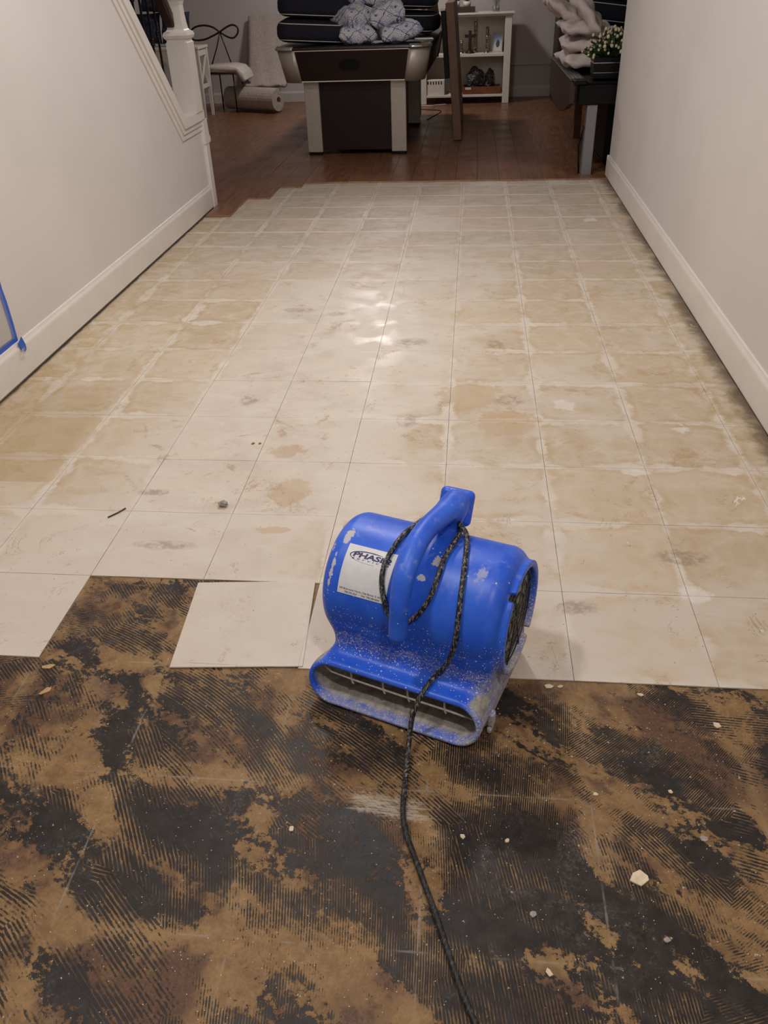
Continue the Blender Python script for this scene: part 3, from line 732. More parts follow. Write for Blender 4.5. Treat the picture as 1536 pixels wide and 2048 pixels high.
def wrap_mesh(name, me, mat, lift=0.0015):
    """flat mesh in sticker millimetres (x right, y down from the top) wrapped onto the drum"""
    bm = bmesh.new(); bm.from_mesh(me)
    for v in bm.verts:
        v.co = Vector(on_drum(SU0+v.co.x*0.001, -v.co.y*0.001, lift))
    o = link(name, mesh_of(bm, name), mat, stk); return o
def text(name, body, x, y, size, mat, width=None, bold=0.0, shear=0.0, rot=0.0, space=1.0):
    cu = bpy.data.curves.new('txt', 'FONT'); cu.body = body; cu.size = size; cu.offset = bold; cu.shear = shear; cu.space_character = space; cu.resolution_u = 3
    ob = bpy.data.objects.new('txt', cu); COL.objects.link(ob); bpy.context.view_layer.update()
    me = bpy.data.meshes.new_from_object(ob.evaluated_get(bpy.context.evaluated_depsgraph_get()))
    bpy.data.objects.remove(ob); bpy.data.curves.remove(cu)
    xs = [v.co.x for v in me.vertices]; w0, w1 = min(xs), max(xs); k = (width/(w1-w0)) if width else 1.0
    for v in me.vertices:
        a, b = (v.co.x-w0)*k, v.co.y
        v.co = (x+a*math.cos(rot)-b*math.sin(rot), y+a*math.sin(rot)+b*math.cos(rot), 0)
    return wrap_mesh(name, me, mat)
text('lettering', 'PHASE2', 15.0, -24.6, 14.5, INK, 84.0, 0.55, 0.16)
text('lettering', 's e r v i c e s', 15.0, -30.2, 7.0, INK2, 82.0, 0.0, 0.25)
text('lettering', '140 Briarwood North, Oak Brook, IL 60523', 4.0, -93.8, 5.6, INK2, 97.0, 0.02)
text('lettering', '708.390.3027  \u2022  FAX 708.389.0004', 16.0, -100.3, 5.6, INK2, 77.0, 0.02)
# swoosh: open oval, thick on top, thin tail below
bm = bmesh.new(); ring = []
for k in range(61):
    a = math.radians(52 + k/60*236)          # from upper right round the left to below
    t = k/60; wd = 0.5+3.4*math.sin(PI*min(1, t*1.25))**0.8*(1-0.75*t)
    if t < 0.15: wd = 0.5+2.6*(t/0.15)**0.6
    cx, cy, rx, ry = 52.0, -22.2, 43.5, 12.6
    ox, oy = cx+rx*math.cos(a), cy+ry*math.sin(a)
    ix, iy = cx+(rx-wd)*math.cos(a), cy+(ry-wd*0.75)*math.sin(a)
    ring.append((bm.verts.new((ox,oy,0)), bm.verts.new((ix,iy,0))))
for a, b in zip(ring[:-1], ring[1:]): bm.faces.new((a[0], a[1], b[1], b[0]))
me = bpy.data.meshes.new('swoosh'); bm.to_mesh(me); bm.free(); wrap_mesh('swoosh', me, INK, 0.00145)
# ------------------------------------------------------------------ far room furniture
FZ = 0.0115        # top of the planks
def adopt(root, *objs):
    for o in objs:
        o.parent = root; o.location = Vector(o.location)-root.location
    return objs[0]
SILVER = simple('brushed_silver', (176, 168, 158), 0.42, 0.35, var=0.04, scale=20)
CHROME = simple('chrome_trim', (214, 210, 206), 0.18, 0.9, var=0.03)
ESPRESSO = simple('espresso_laminate', (36, 22, 20), 0.45, var=0.12, scale=10, spec=0.25)
BLACKP = simple('black_plastic', (11, 11, 12), 0.5, var=0.1, spec=0.2)
WHITEL = simple('white_lacquer', (224, 216, 204), 0.4, var=0.03)
DARKW = simple('dark_walnut', (58, 40, 33), 0.45, var=0.2, scale=8)
BROWNW = simple('brown_oak_board', (104, 74, 54), 0.5, var=0.18, scale=14, bump=0.15)

# --- air hockey table
HT = empty('air_hockey_table', (-0.600, 5.45, FZ), -0.018, 'dark brown air hockey table with silver corners piled with cushions', 'game table')
def rrect(hw, y0, y1, r, n=8):
    pts = []
    for cx, cy, a0 in ((hw-r, y0+r, -PI/2), (hw-r, y1-r, 0), (-hw+r, y1-r, PI/2), (-hw+r, y0+r, PI)):
        pts += [(cx+r*math.cos(a0+PI/2*k/n), cy+r*math.sin(a0+PI/2*k/n)) for k in range(n+1)]
    return pts
def loft(name, rings, mat, parent, cap=True, smooth=False):
    V, F = [], []; n = len(rings[0][0])
    for pts, z in rings: V += [(x, y, z) for x, y in pts]
    for i in range(len(rings)-1):
        for k in range(n): F.append((i*n+k, i*n+(k+1)%n, (i+1)*n+(k+1)%n, (i+1)*n+k))
    if cap: F.append(tuple(range(n))[::-1]); F.append(tuple((len(rings)-1)*n+k for k in range(n)))
    return link(name, pymesh(name, V, F, smooth), mat, parent)
Y0, Y1 = -0.10, 2.12
loft('apron', [(rrect(0.565, Y0+0.035, Y1-0.035, 0.12), 0.562), (rrect(0.612, Y0, Y1, 0.13), 0.785)], ESPRESSO, HT)
loft('top_rail', [(rrect(0.620, Y0-0.010, Y1+0.010, 0.135), 0.786), (rrect(0.626, Y0-0.016, Y1+0.016, 0.14), 0.792), (rrect(0.620, Y0-0.012, Y1+0.012, 0.137), 0.806), (rrect(0.56, Y0+0.05, Y1-0.05, 0.09), 0.809)], simple('dark_rail', (38, 27, 25), 0.3, var=0.1), HT)
loft('playing_surface', [(rrect(0.555, Y0+0.055, Y1-0.055, 0.085), 0.8092), (rrect(0.555, Y0+0.055, Y1-0.055, 0.085), 0.8098)], simple('table_field', (30, 30, 34), 0.35, var=0.05), HT)
n = 8
for ci in range(4):     # silver corner shells with a chrome cap
    sx, sy = ((1, -1), (1, 1), (-1, 1), (-1, -1))[ci]
    def arc(hw, y0, y1, r, ext):
        full_ = rrect(hw, y0, y1, r, n)[ci*(n+1):(ci+1)*(n+1)]
        a, b = Vector(full_[0]), Vector(full_[-1]); ta = Vector(full_[0])-Vector(full_[1]); tb = Vector(full_[-1])-Vector(full_[-2])
        return [tuple(a+ta.normalized()*ext)]+full_+[tuple(b+tb.normalized()*ext)]
    def shell(name, rings, mat, parent):
        V, F = [], []; k = len(rings[0][0])
        for pts, z in rings: V += [(x, y, z) for x, y in pts]
        for i in range(len(rings)-1):
            for q in range(k-1): F.append((i*k+q, i*k+q+1, (i+1)*k+q+1, (i+1)*k+q))
        o = link(name, pymesh(name, V, F, True), mat, parent)
        md = o.modifiers.new('s', 'SOLIDIFY'); md.thickness = 0.005; md.offset = 1
        return o
    shell('silver_corner', [(arc(0.566, Y0+0.034, Y1-0.034, 0.12, 0.03), 0.555), (arc(0.614, Y0-0.002, Y1+0.002, 0.13, 0.03), 0.784)], SILVER, HT)
    shell('chrome_cap', [(arc(0.626, Y0-0.016, Y1+0.016, 0.14, 0.02), 0.786), (arc(0.628, Y0-0.019, Y1+0.019, 0.141, 0.02), 0.797), (arc(0.612, Y0-0.004, Y1+0.004, 0.132, 0.02), 0.811)], CHROME if sx > 0 else SILVER, HT)
for z, hw, yy in ((0.5595, 0.44, Y0+0.0335), (0.7785, 0.455, Y0-0.0005)):
    box('pinstripe', -hw, hw, yy-0.0035, yy+0.003, z, z+0.007, WHITEL, HT)
# goal return slot: oval ring on the front
V, F = [], []
N = 28
for s in (1.0, 0.72):
    for dy in (0.0, -0.006):
        for k in range(N):
            a = 2*PI*k/N; xx, zz = 0.085*s*math.copysign(abs(math.cos(a))**0.7, math.cos(a)), 0.036*s*math.copysign(abs(math.sin(a))**0.7, math.sin(a))
            V.append((-0.02+xx, Y0+0.012+dy-(zz)*0.157, 0.678+zz))
for k in range(N):
    j = (k+1)%N
    F += [(k, j, N+j, N+k), (N+k, N+j, 3*N+j, 3*N+k), (2*N+k, 3*N+k, 3*N+j, 2*N+j)]
F.append(tuple(2*N+k for k in range(N)))
link('return_slot', pymesh('return_slot', V, F), BLACKP, HT)
for ya, yb, fr in ((0.0, 0.42, 1), (1.50, 1.92, 0)):
    box('pedestal', -0.40, 0.40, ya+0.012, yb, 0.035, 0.561, ESPRESSO, HT, bev=0.004)
    for sx in (-1, 1):
        box('leg', sx*0.357-0.0625, sx*0.357+0.0625, ya-0.006, ya+0.034, 0.022, 0.560, SILVER, HT, bev=0.004)
        box('foot', sx*0.357-0.058, sx*0.357+0.058, ya-0.001, ya+0.034, 0.0, 0.0215, BLACKP, HT, bev=0.003)

# --- cushions
NAVY = simple('navy_canvas', (16, 18, 36), 0.85, var=0.25, scale=120, bump=0.1)
PIPE = simple('white_piping', (206, 200, 190), 0.8, var=0.05)
def box_cushion(w, d, t, name='seat_cushion'):
    """soft box with bulged faces; returns root mesh with piping children"""
    bm = bmesh.new(); bm_box(bm, -w/2, w/2, -d/2, d/2, -t/2, t/2)
    bmesh.ops.bevel(bm, geom=[e for e in bm.edges if abs(e.verts[0].co.z-e.verts[1].co.z) > 0.01], offset=0.09, segments=6, affect='EDGES', profile=0.5)
    bmesh.ops.bevel(bm, geom=[e for e in bm.edges if abs(e.verts[0].co.z-e.verts[1].co.z) < 1e-5 and len(e.link_faces) == 2 and any(abs(f.normal.z) > 0.9 for f in e.link_faces)], offset=0.05, segments=5, affect='EDGES', profile=0.5)
    bmesh.ops.triangulate(bm, faces=[f for f in bm.faces if len(f.verts) > 4])
    bmesh.ops.subdivide_edges(bm, edges=[e for e in bm.edges if e.calc_length() > 0.12], cuts=3, use_grid_fill=True)
    for v in bm.verts:
        fx, fy = max(0, 1-(2*v.co.x/w)**2), max(0, 1-(2*v.co.y/d)**2)
        v.co.z += math.copysign(0.018*fx*fy, v.co.z)
        k = max(0, 1-(2*v.co.z/t)**2); v.co.x *= 1+0.03*k; v.co.y *= 1+0.03*k
    return mesh_of(bm, name, True)
def piping_mesh(w, d, z):
    r = 0.09; path = []
    for cx, cy, a0 in ((w/2-r, -d/2+r, -PI/2), (w/2-r, d/2-r, 0), (-w/2+r, d/2-r, PI/2), (-w/2+r, -d/2+r, PI)):
        path += [(cx+(r-0.010)*math.cos(a0+PI/2*k/5), cy+(r-0.010)*math.sin(a0+PI/2*k/5), z) for k in range(6)]
    V, F = tube_data(path, 0.0042, 6, closed=True)
    return pymesh('piping', V, F, True)
CM = box_cushion(0.56, 0.52, 0.145); CM.materials.append(NAVY)
PM = [piping_mesh(0.56, 0.52, s*0.056) for s in (1, -1)]
for q in PM: q.materials.append(PIPE)
def navy_cushion(loc, rot, label, group):
    o = link('seat_cushion', CM, NAVY, None, loc, rot); tag(o, label, 'cushion', group)
    for q in PM: link('piping', q, PIPE, o)
    return o
g1 = 'navy seat cushions stored on the furniture'
navy_cushion((-0.935, 5.70, 0.916), (0.02, 0.06, 0.06), 'navy seat cushion with white piping, bottom of the pile at the table\'s left', g1)
navy_cushion((-0.915, 5.74, 1.090), (0.02, 0.06, 0.02), 'navy seat cushion with white piping, second from the bottom on the table\'s left', g1)
navy_cushion((-0.91, 5.76, 1.268), (0.01, 0.05, 0.10), 'topmost navy seat cushion of the left pile on the game table', g1)
navy_cushion((-0.245, 6.45, 0.922), (0.0, 0.03, -0.1), 'navy seat cushion at the back right of the game table, under another', g1)
navy_cushion((-0.255, 6.43, 1.108), (0.0, 0.05, -0.05), 'upper navy seat cushion behind the patterned pillows at right', g1)

def mat_damask(name='blue_damask_print', ground=(206, 206, 210), ink=(66, 82, 132), blush=(118, 132, 176)):
    m = M(name); p = m.obj(); x, y, z = m.xyz(p); r = m.rand()
    w = m.xyz(m.noise(m.vadd(p, m.vec(r*5.0, 0, 0)), 14.0, 3, 0.6, color=True))
    px, py = x + (w[0]-0.5)*0.05 + r*0.1, y + z*1.2 + (w[1]-0.5)*0.05
    fx = m.math('ABSOLUTE', m.math('FRACT', px*6.2)-0.5); fy = m.math('ABSOLUTE', m.math('FRACT', py*6.2)-0.5)
    d = m.math('SQRT', fx*fx+fy*fy)
    ringw = m.math('SINE', d*34.0)
    lines = m.ramp(m.math('ABSOLUTE', ringw), 0.20, 0.42, 1.0, 0.0)
    lat = m.ramp(m.math('ABSOLUTE', fx+fy-0.5), 0.015, 0.04, 1.0, 0.0)
    blob = m.ramp(m.noise(p, 16.0, 3, 0.6), 0.53, 0.62)
    col = m.mix(blob*0.65, srgb(*ground), srgb(*blush))
    col = m.mix(m.mx(lines*0.75, lat), col, srgb(*ink))
    dots = m.ramp(d, 0.05, 0.07, 1.0, 0.0); col = m.mix(dots*0.9, col, srgb(40, 46, 84))
    return m.out(col, 0.85, bump=m.noise(p, 300.0, 2, 0.5), bs=0.15, bd=0.001)
DAMASK = mat_damask()
def pillow_mesh(w, d, t, seed=0, wr=0.006, name='pillow', n=20, pinch=0.06):
    r = random.Random(seed); ph = [r.uniform(0, 6.28) for _ in range(8)]
    V, F = [], []
    for s in (1, -1):
        for i in range(n+1):
            for j in range(n+1):
                a, b = -1+2*i/n, -1+2*j/n
                h = (max(0, 1-a**4)*max(0, 1-b**4))**0.5
                px = a*(1-pinch*(1-b*b)*abs(a)**3 if True else 1); py = b*(1-pinch*(1-a*a)*abs(b)**3)
                wv = wr*(math.sin(5*a+ph[0]+2*b)+math.sin(7*b+ph[1])+0.6*math.sin(11*a+ph[2]-6*b))*(0.3+h)
                V.append((px*w/2, py*d/2, s*(t/2*h)+wv))
    m1 = (n+1)**2
    for i in range(n):
        for j in range(n):
            q = i*(n+1)+j
            F.append((q, q+n+1, q+n+2, q+1)); F.append((m1+q, m1+q+1, m1+q+n+2, m1+q+n+1))
    me = pymesh(name, V, F, True)
    bm = bmesh.new(); bm.from_mesh(me); bmesh.ops.remove_doubles(bm, verts=bm.verts, dist=0.0006); bpy.data.meshes.remove(me)
    return mesh_of(bm, name, True)
def pillow(loc, rot, label, seed, size=(0.36, 0.36, 0.185), group='blue and white patterned pillows on the game table'):
    o = link('throw_pillow', pillow_mesh(*size, seed), DAMASK, None, loc, rot); tag(o, label, 'pillow', group); return o
pillow((-0.570, 5.52, 0.890), (0.04, 0.02, 0.20), 'blue patterned pillow at the bottom left of the pillow pile', 1, (0.31, 0.30, 0.125))
pillow((-0.235, 5.54, 0.900), (0.06, -0.16, 0.25), 'blue patterned pillow at the bottom right, nearest the chrome corner', 2, (0.34, 0.32, 0.13))
pillow((-0.600, 5.55, 1.008), (0.05, 0.04, 0.78), 'blue patterned pillow at the middle left with its corner pointing left', 3, (0.29, 0.29, 0.165))
pillow((-0.330, 5.58, 1.020), (0.10, -0.30, 0.10), 'blue patterned pillow at the middle right, tilted up to the right', 4, (0.29, 0.29, 0.17))
pillow((-0.460, 5.72, 1.150), (0.05, 0.04, 0.10), 'topmost blue patterned pillow of the pile', 5, (0.42, 0.36, 0.15))
tc = empty('rolled_cushion', (-0.06, 6.93, 0.822)); tag(tc, 'beige oval cushion standing behind the navy ones at the table\'s right', 'cushion')
o = link('cushion_body', pillow_mesh(0.30, 0.36, 0.11, 9, 0.003), simple('beige_linen', (150, 132, 118), 0.85, var=0.1), tc, (0.0, 0, 0.165), (0.0, 1.45, 0.35))
pb = box('score_card', -0.075, 0.075, -0.10, 0.10, 0.0, 0.006, WHITEL, None, bev=0.001, loc=(-0.055, 5.86, 0.8225), rot=(0, 0, 0.1)); tag(pb, 'flat white card lying on the table\'s right rail', 'card')

# --- brown leaf leaning against the table
LB = empty('leaning_table_leaf', (0.250, 6.02, FZ), 0, 'long brown wooden leaf standing on edge against the game table', 'table leaf')
lean = math.radians(-4.6)
lb = box('board', -0.045, 0.03, 0.0, 1.25, 0.0, 1.055, BROWNW, LB, bev=0.006, seg=2, loc=(-0.006, 0, 0.005), rot=(0, lean, 0))
box('black_bracket', -0.088, -0.0465, 0.0, 1.1, 0.50, 1.00, BLACKP, LB, bev=0.005, seg=2, loc=(-0.006, 0, 0.005), rot=(0, lean, 0))
box('metal_edge', -0.088, -0.0465, 0.0, 1.1, 1.001, 1.016, CHROME, LB, bev=0.002, loc=(-0.006, 0, 0.005), rot=(0, lean, 0))

# --- bookcase
BC = empty('bookcase', (0.265, 8.62, FZ), 0, 'low white bookcase with candlesticks and a tray against the far wall', 'bookcase')
bx0, bx1, by0, by1 = -0.505, 0.505, -0.20, 0.19
for sx in (-1, 1):
    for y in (by0, by1-0.05): box('post', sx*0.465-0.037, sx*0.465+0.037, y, y+0.05, 0.0, 0.850, WHITEL, BC, bev=0.003)
    box('side_panel', sx*0.470-0.012, sx*0.470+0.012, by0+0.051, by1-0.051, 0.07, 0.849, WHITEL, BC)
box('back_panel', -0.427, 0.427, by1-0.02, by1-0.008, 0.07, 0.849, WHITEL, BC)
box('shelf', -0.427, 0.427, by0+0.005, by1-0.021, 0.068, 0.092, WHITEL, BC, bev=0.002)
box('shelf', -0.427, 0.427, by0+0.005, by1-0.021, 0.468, 0.498, WHITEL, BC, bev=0.002)
box('top_moulding', bx0-0.008, bx1+0.006, by0-0.012, by1, 0.851, 0.866, WHITEL, BC, bev=0.003)
box('top', bx0-0.025, bx1+0.022, by0-0.028, by1+0.01, 0.867, 0.885, WHITEL, BC, bev=0.003)
SZ = FZ+0.4985; SILV = simple('polished_silver', (190, 180, 168), 0.15, 1.0, var=0.03)
def stick(x, y, h, r, label):
    t = empty('candlestick', (x, y, SZ)); tag(t, label, 'candlestick', 'silver candlesticks in the bookcase')
    lathe('foot', [(r,0),(r,0.006),(r*0.6,0.014),(r*0.35,0.022)], SILV, t, 20)
    pr = [(r*0.35,0.0225)]
    for k in range(1, 13):
        z = 0.0225+(h-0.04)*k/12; pr.append((r*(0.30+0.26*abs(math.sin(k*1.35))), z))
    lathe('stem', pr, SILV, t, 16); lathe('cup', [(r*0.36,h-0.0170),(r*0.55,h-0.008),(r*0.6,h)], SILV, t, 16)
stick(0.225, 8.50, 0.125, 0.030, 'small silver candlestick left of the wooden cross')
stick(0.375, 8.66, 0.315, 0.042, 'tall silver candlestick behind the wooden cross')
stick(0.505, 8.50, 0.165, 0.034, 'silver candlestick left of the photo frame')
cn_ = lathe('pillar_candle', [(0.0175,0),(0.018,0.002),(0.018,0.080),(0.014,0.084),(0.004,0.084)], simple('bronze_candle', (96, 74, 56), 0.5), None, 16, (0.505, 8.50, SZ+0.1652)); tag(cn_, 'short brown candle in the silver candlestick beside the photo frame', 'candle')
CR_ = empty('cross', (0.317, 8.495, SZ)); tag(CR_, 'dark wooden cross on a stepped foot in the bookcase', 'cross')
CW = simple('dark_cherry_wood', (46, 22, 22), 0.4, var=0.2)
lathe('foot', [(0.052,0),(0.052,0.012),(0.036,0.016),(0.034,0.028),(0.018,0.032)], CW, CR_, 20)
box('upright', -0.017, 0.017, -0.010, 0.010, 0.0325, 0.218, CW, CR_, bev=0.002); box('crossbar', -0.060, 0.060, -0.009, 0.0088, 0.150, 0.182, CW, CR_, bev=0.002)
PF = empty('photo_frame', (0.618, 8.52, SZ), -0.12); tag(PF, 'small pale frame with a photo of a dark animal against blue', 'frame')
tl = (-0.18, 0, 0)
for a, b, c, d in ((-0.055,-0.043,0.0,0.190),(0.043,0.055,0.0,0.190),(-0.043,0.043,0.0,0.014),(-0.043,0.043,0.176,0.190)):
    box('frame_bar', a, b, 0.0, 0.012, c, d, simple('pale_frame', (176, 168, 158), 0.4, var=0.05), PF, bev=0.001, rot=tl)
mph = M('photo_print'); p = mph.obj(); x, y, z = mph.xyz(p)
dd = mph.math('SQRT', ((x-0.004)/0.022)*((x-0.004)/0.022)+((z-0.085)/0.04)*((z-0.085)/0.04)) + (mph.noise(p, 50.0, 3, 0.6)-0.5)*0.8
pc = mph.mix(mph.ramp(z, 0.05, 0.14), srgb(196, 190, 184), srgb(132, 152, 196)); mph.out(mph.mix(mph.ramp(dd, 0.8, 1.0, 1.0, 0.0), pc, srgb(34, 34, 40)), 0.3)
box('photo', -0.0425, 0.0425, 0.004, 0.008, 0.0145, 0.1755, mph.mat, PF, rot=tl)
gv = lathe('glass_tumbler', [(0.022,0),(0.026,0.004),(0.030,0.09),(0.027,0.09),(0.023,0.008),(0.002,0.007)], simple('clear_glass', (235, 235, 232), 0.05, var=0.0, Transmission_Weight=0.9, IOR=1.4), None, 20, (0.665, 8.62, SZ)); tag(gv, 'clear glass tumbler behind the photo frame', 'glass')
# lower shelf: wooden tray, wrapped parcel, white vent box
LZ = FZ+0.0925
TR = empty('wooden_tray', (0.46, 8.575, LZ)); tag(TR, 'shallow reddish wooden tray on the bookcase\'s bottom shelf', 'tray')
TW = simple('reddish_tray_wood', (122, 70, 42), 0.5, var=0.2, scale=20)
box('tray_bottom', -0.215, 0.215, -0.125, 0.125, 0.0, 0.010, TW, TR)
for a, b, c, d in ((-0.215,0.215,-0.125,-0.113),(-0.215,0.215,0.113,0.125)): box('tray_side', a, b, c, d, 0.0102, 0.075, TW, TR, bev=0.002)
for a, b in ((-0.215,-0.203),(0.203,0.215)): box('tray_side', a, b, -0.1128, 0.1128, 0.0102, 0.075, TW, TR, bev=0.002)
box('tray_label', -0.185, -0.120, -0.1275, -0.1252, 0.048, 0.070, WHITEL, TR)
mw = M('crinkled_clear_wrap'); p = mw.obj(); cn = mw.noise(p, 22.0, 4, 0.6, 1.5)
mw.out(mw.mix(mw.ramp(cn, 0.52, 0.66), srgb(36, 34, 38), srgb(150, 150, 152)), 0.12, spec=0.9, bump=cn, bs=1.0, bd=0.02)
def lump(name, loc, sx, sy, sz, seed, mat, amp=0.12):
    bm = bmesh.new(); bmesh.ops.create_icosphere(bm, subdivisions=3, radius=1.0)
    r = random.Random(seed); ph = [r.uniform(0, 6.28) for _ in range(6)]
    for v in bm.verts:
        k = 1+amp*(math.sin(5*v.co.x+ph[0])*math.sin(6*v.co.y+ph[1])+math.sin(7*v.co.z+ph[2]+3*v.co.x))
        v.co = Vector((v.co.x*sx*k, v.co.y*sy*k, v.co.z*sz*k))
    zmin = min(v.co.z for v in bm.verts)
    for v in bm.verts: v.co.z -= zmin
    return link(name, mesh_of(bm, name, True), mat, None, loc)
o = lump('wrapped_parcel', (0.385, 8.58, LZ+0.011), 0.10, 0.085, 0.115, 4, mw.mat); tag(o, 'crinkled clear plastic bag at the left of the wooden tray', 'bag', 'plastic bags in the tray')
o = lump('wrapped_parcel', (0.545, 8.60, LZ+0.011), 0.055, 0.075, 0.105, 8, mw.mat); tag(o, 'smaller dark plastic bag at the right of the wooden tray', 'bag', 'plastic bags in the tray')
VB = empty('vent_box', (-0.06, 8.545, LZ)); tag(VB, 'white slotted plastic box low on the bookcase behind the game table', 'appliance')
prism('body', [(-0.10,0.0),(0.11,0.0),(0.11,0.10),(-0.02,0.155),(-0.10,0.155)], 0, -0.11, 0.10, WHITEL, VB, bev=0.006)
for k in range(6): box('slot', -0.092+k*0.030, -0.080+k*0.030, -0.1012, -0.0985, 0.110, 0.140, BLACKP, VB)
# on top
TT = empty('plant_tray', (0.215, 8.60, FZ+0.8855)); tag(TT, 'dark wooden tray holding small pots on top of the bookcase', 'tray')
box('tray_body', -0.15, 0.15, -0.10, 0.10, 0.0, 0.052, DARKW, TT, bev=0.004)
def potplant(x, y, r, h, green, label):
    t = empty('potted_plant', (x, y, FZ+0.8855+0.0525)); tag(t, label, 'plant', 'pots on the bookcase')
    lathe('pot', [(r*0.8,0),(r,h),(r*0.92,h),(r*0.9,h-0.008),(0.002,h-0.008)], WHITEL, t, 18)
    rr = random.Random(int(x*1000)); V, F = [], []
    for k in range(60):
        a, e, L = rr.uniform(0, 6.28), rr.uniform(0.5, 1.4), rr.uniform(0.03, 0.07)
        d = Vector((math.cos(a)*math.cos(e), math.sin(a)*math.cos(e), math.sin(e))); b = Vector((0,0,h-0.01))+d*0.015
        s = d.cross(Vector((0.3,0.2,1))).normalized()*0.008; q = len(V)
        V += [b, b+d*L*0.5+s, b+d*L, b+d*L*0.5-s]; F.append((q, q+1, q+2, q+3))
    o = link('foliage', pymesh('foliage', V, F), green, t); o['kind'] = 'stuff'
LEAF = simple('green_leaf', (52, 74, 34), 0.6, var=0.3, scale=40)
potplant(0.165, 8.60, 0.035, 0.055, LEAF, 'small white pot at the left of the dark tray')
potplant(0.275, 8.60, 0.045, 0.050, LEAF, 'small white pot with green leaves at the right of the dark tray')
VS = empty('twig_vase', (0.59, 8.60, FZ+0.8855)); tag(VS, 'glass vase with dry twigs on the bookcase\'s right', 'vase')
lathe('vase', [(0.036,0),(0.040,0.006),(0.034,0.08),(0.046,0.18),(0.043,0.18),(0.031,0.08),(0.034,0.01),(0.002,0.008)], simple('clear_glass', (235,235,232), 0.05), VS, 20)
for k in range(7):
    a = k*0.9; tube('twig', [(0.006*math.cos(a), 0.006*math.sin(a), 0.0095), (0.015*math.cos(a+2), 0.015*math.sin(a+2), 0.10), (0.05*math.cos(a+2), 0.05*math.sin(a+2), 0.33)], 0.0018, DARKW, VS, 5)
o = tube('white_cable', crom([(-0.36,8.30,FZ+0.004),(-0.175,8.317,FZ+0.004),(-0.10,8.29,FZ+0.004),(-0.036,8.36,FZ+0.004),(0.06,8.40,FZ+0.004)], 6), 0.004, WHITEL, None, 8); tag(o, 'white cable lying on the floor under the bookcase', 'cable')
o = tube('black_cable', crom([(-0.30,8.1,FZ+0.0035),(-0.104,7.99,FZ+0.0035),(0.003,7.93,FZ+0.0035),(0.02,7.79,FZ+0.0035),(-0.05,7.50,FZ+0.0035),(-0.10,7.27,FZ+0.0035)], 6), 0.0035, BLACKP, None, 8); tag(o, 'thin black cable on the floor behind the game table', 'cable')

# --- left end of the far room: console, bow chair, cream rug
CO = empty('console_table', (-2.86, 7.84, FZ)); tag(CO, 'white console with crossed side panels behind the newel post', 'console')
box('top', -0.335, 0.335, -0.19, 0.19, 0.665, 0.690, WHITEL, CO, bev=0.003)
for sx in (-1, 1):
    for sy in (-1, 1):
        V = []
        for z, h in ((0.0, 0.014), (0.30, 0.020), (0.6645, 0.022)):
            V += [(sx*0.305-h, sy*0.16-h, z), (sx*0.305+h, sy*0.16-h, z), (sx*0.305+h, sy*0.16+h, z), (sx*0.305-h, sy*0.16+h, z)]
        F = [(3,2,1,0), (8,9,10,11)]+[(i*4+k, i*4+(k+1)%4, i*4+4+(k+1)%4, i*4+4+k) for i in (0,1) for k in range(4)]
        link('leg', pymesh('leg', V, F), WHITEL, CO)
    box('side_rail', sx*0.305-0.012, sx*0.305+0.012, -0.137, 0.137, 0.29, 0.325, WHITEL, CO); box('side_rail', sx*0.305-0.012, sx*0.305+0.012, -0.137, 0.137, 0.60, 0.664, WHITEL, CO)
    for s2 in (-1, 1):
        tube('side_cross', [(sx*0.305+0.004*s2, -0.135*s2, 0.33), (sx*0.305+0.004*s2, 0.135*s2, 0.595)], 0.011, WHITEL, CO, 4, smooth=False)
box('front_rail', -0.28, 0.28, -0.172, -0.150, 0.60, 0.664, WHITEL, CO); box('low_shelf', -0.292, 0.292, -0.135, 0.135, 0.30, 0.318, WHITEL, CO)
FLORAL = mat_damask('navy_floral_print', (20, 22, 36), (54, 64, 96), (40, 52, 84))
for k, (x, y, z, rx, ry, rz) in enumerate([(-3.11, 7.82, 0.82, 1.25, 0.0, 0.1), (-2.79, 7.84, 0.82, 1.28, 0.0, -0.1), (-2.96, 7.85, 1.10, 1.2, 0.1, 0.1)]):
    o = link('throw_pillow', pillow_mesh(0.32, 0.30, 0.13, 20+k), FLORAL, None, (x, y, FZ+z+0.04), (rx, ry, rz))
    tag(o, ['navy floral pillow at the left of the white console', 'navy floral pillow at the right end of the white console', 'navy floral pillow resting on top of the others on the console'][k], 'pillow', 'navy floral pillows on the console')
BCH = empty('bow_back_chair', (-2.36, 8.30, FZ)); tag(BCH, 'thin metal chair with a bow-shaped back and white pad', 'chair')
BR = simple('bronze_metal', (62, 48, 40), 0.4, 0.7, var=0.1)
def bw(l, y=8.40): return [(x*1.047+0.02+2.36, y-8.20, z-0.01) for x, z in l]
tube('bow_loop', crom(bw([(-2.41,.787),(-2.48,.835),(-2.576,.856),(-2.678,.84),(-2.743,.786),(-2.71,.72),(-2.599,.717),(-2.493,.751),(-2.41,.787)]), 5), 0.010, BR, BCH, 8)
tube('bow_loop', crom(bw([(-2.41,.787),(-2.332,.831),(-2.263,.852),(-2.211,.828),(-2.213,.772),(-2.264,.727),(-2.329,.738),(-2.41,.787)]), 5), 0.010, BR, BCH, 8)
tube('bow_tail', bw([(-2.41,.787),(-2.459,.647),(-2.548,.452)]), 0.007, BR, BCH, 8); tube('bow_tail', bw([(-2.41,.787),(-2.37,.645),(-2.317,.452)]), 0.007, BR, BCH, 8)
box('seat_frame', -0.22, 0.08, -0.22, 0.20, 0.395, 0.415, BR, BCH)
for sx in (-0.20, 0.06):
    for sy in (-0.20, 0.18): tube('leg', [(sx, sy, 0.395), (sx*1.02, sy*1.05, 0.0)], 0.008, BR, BCH, 8)
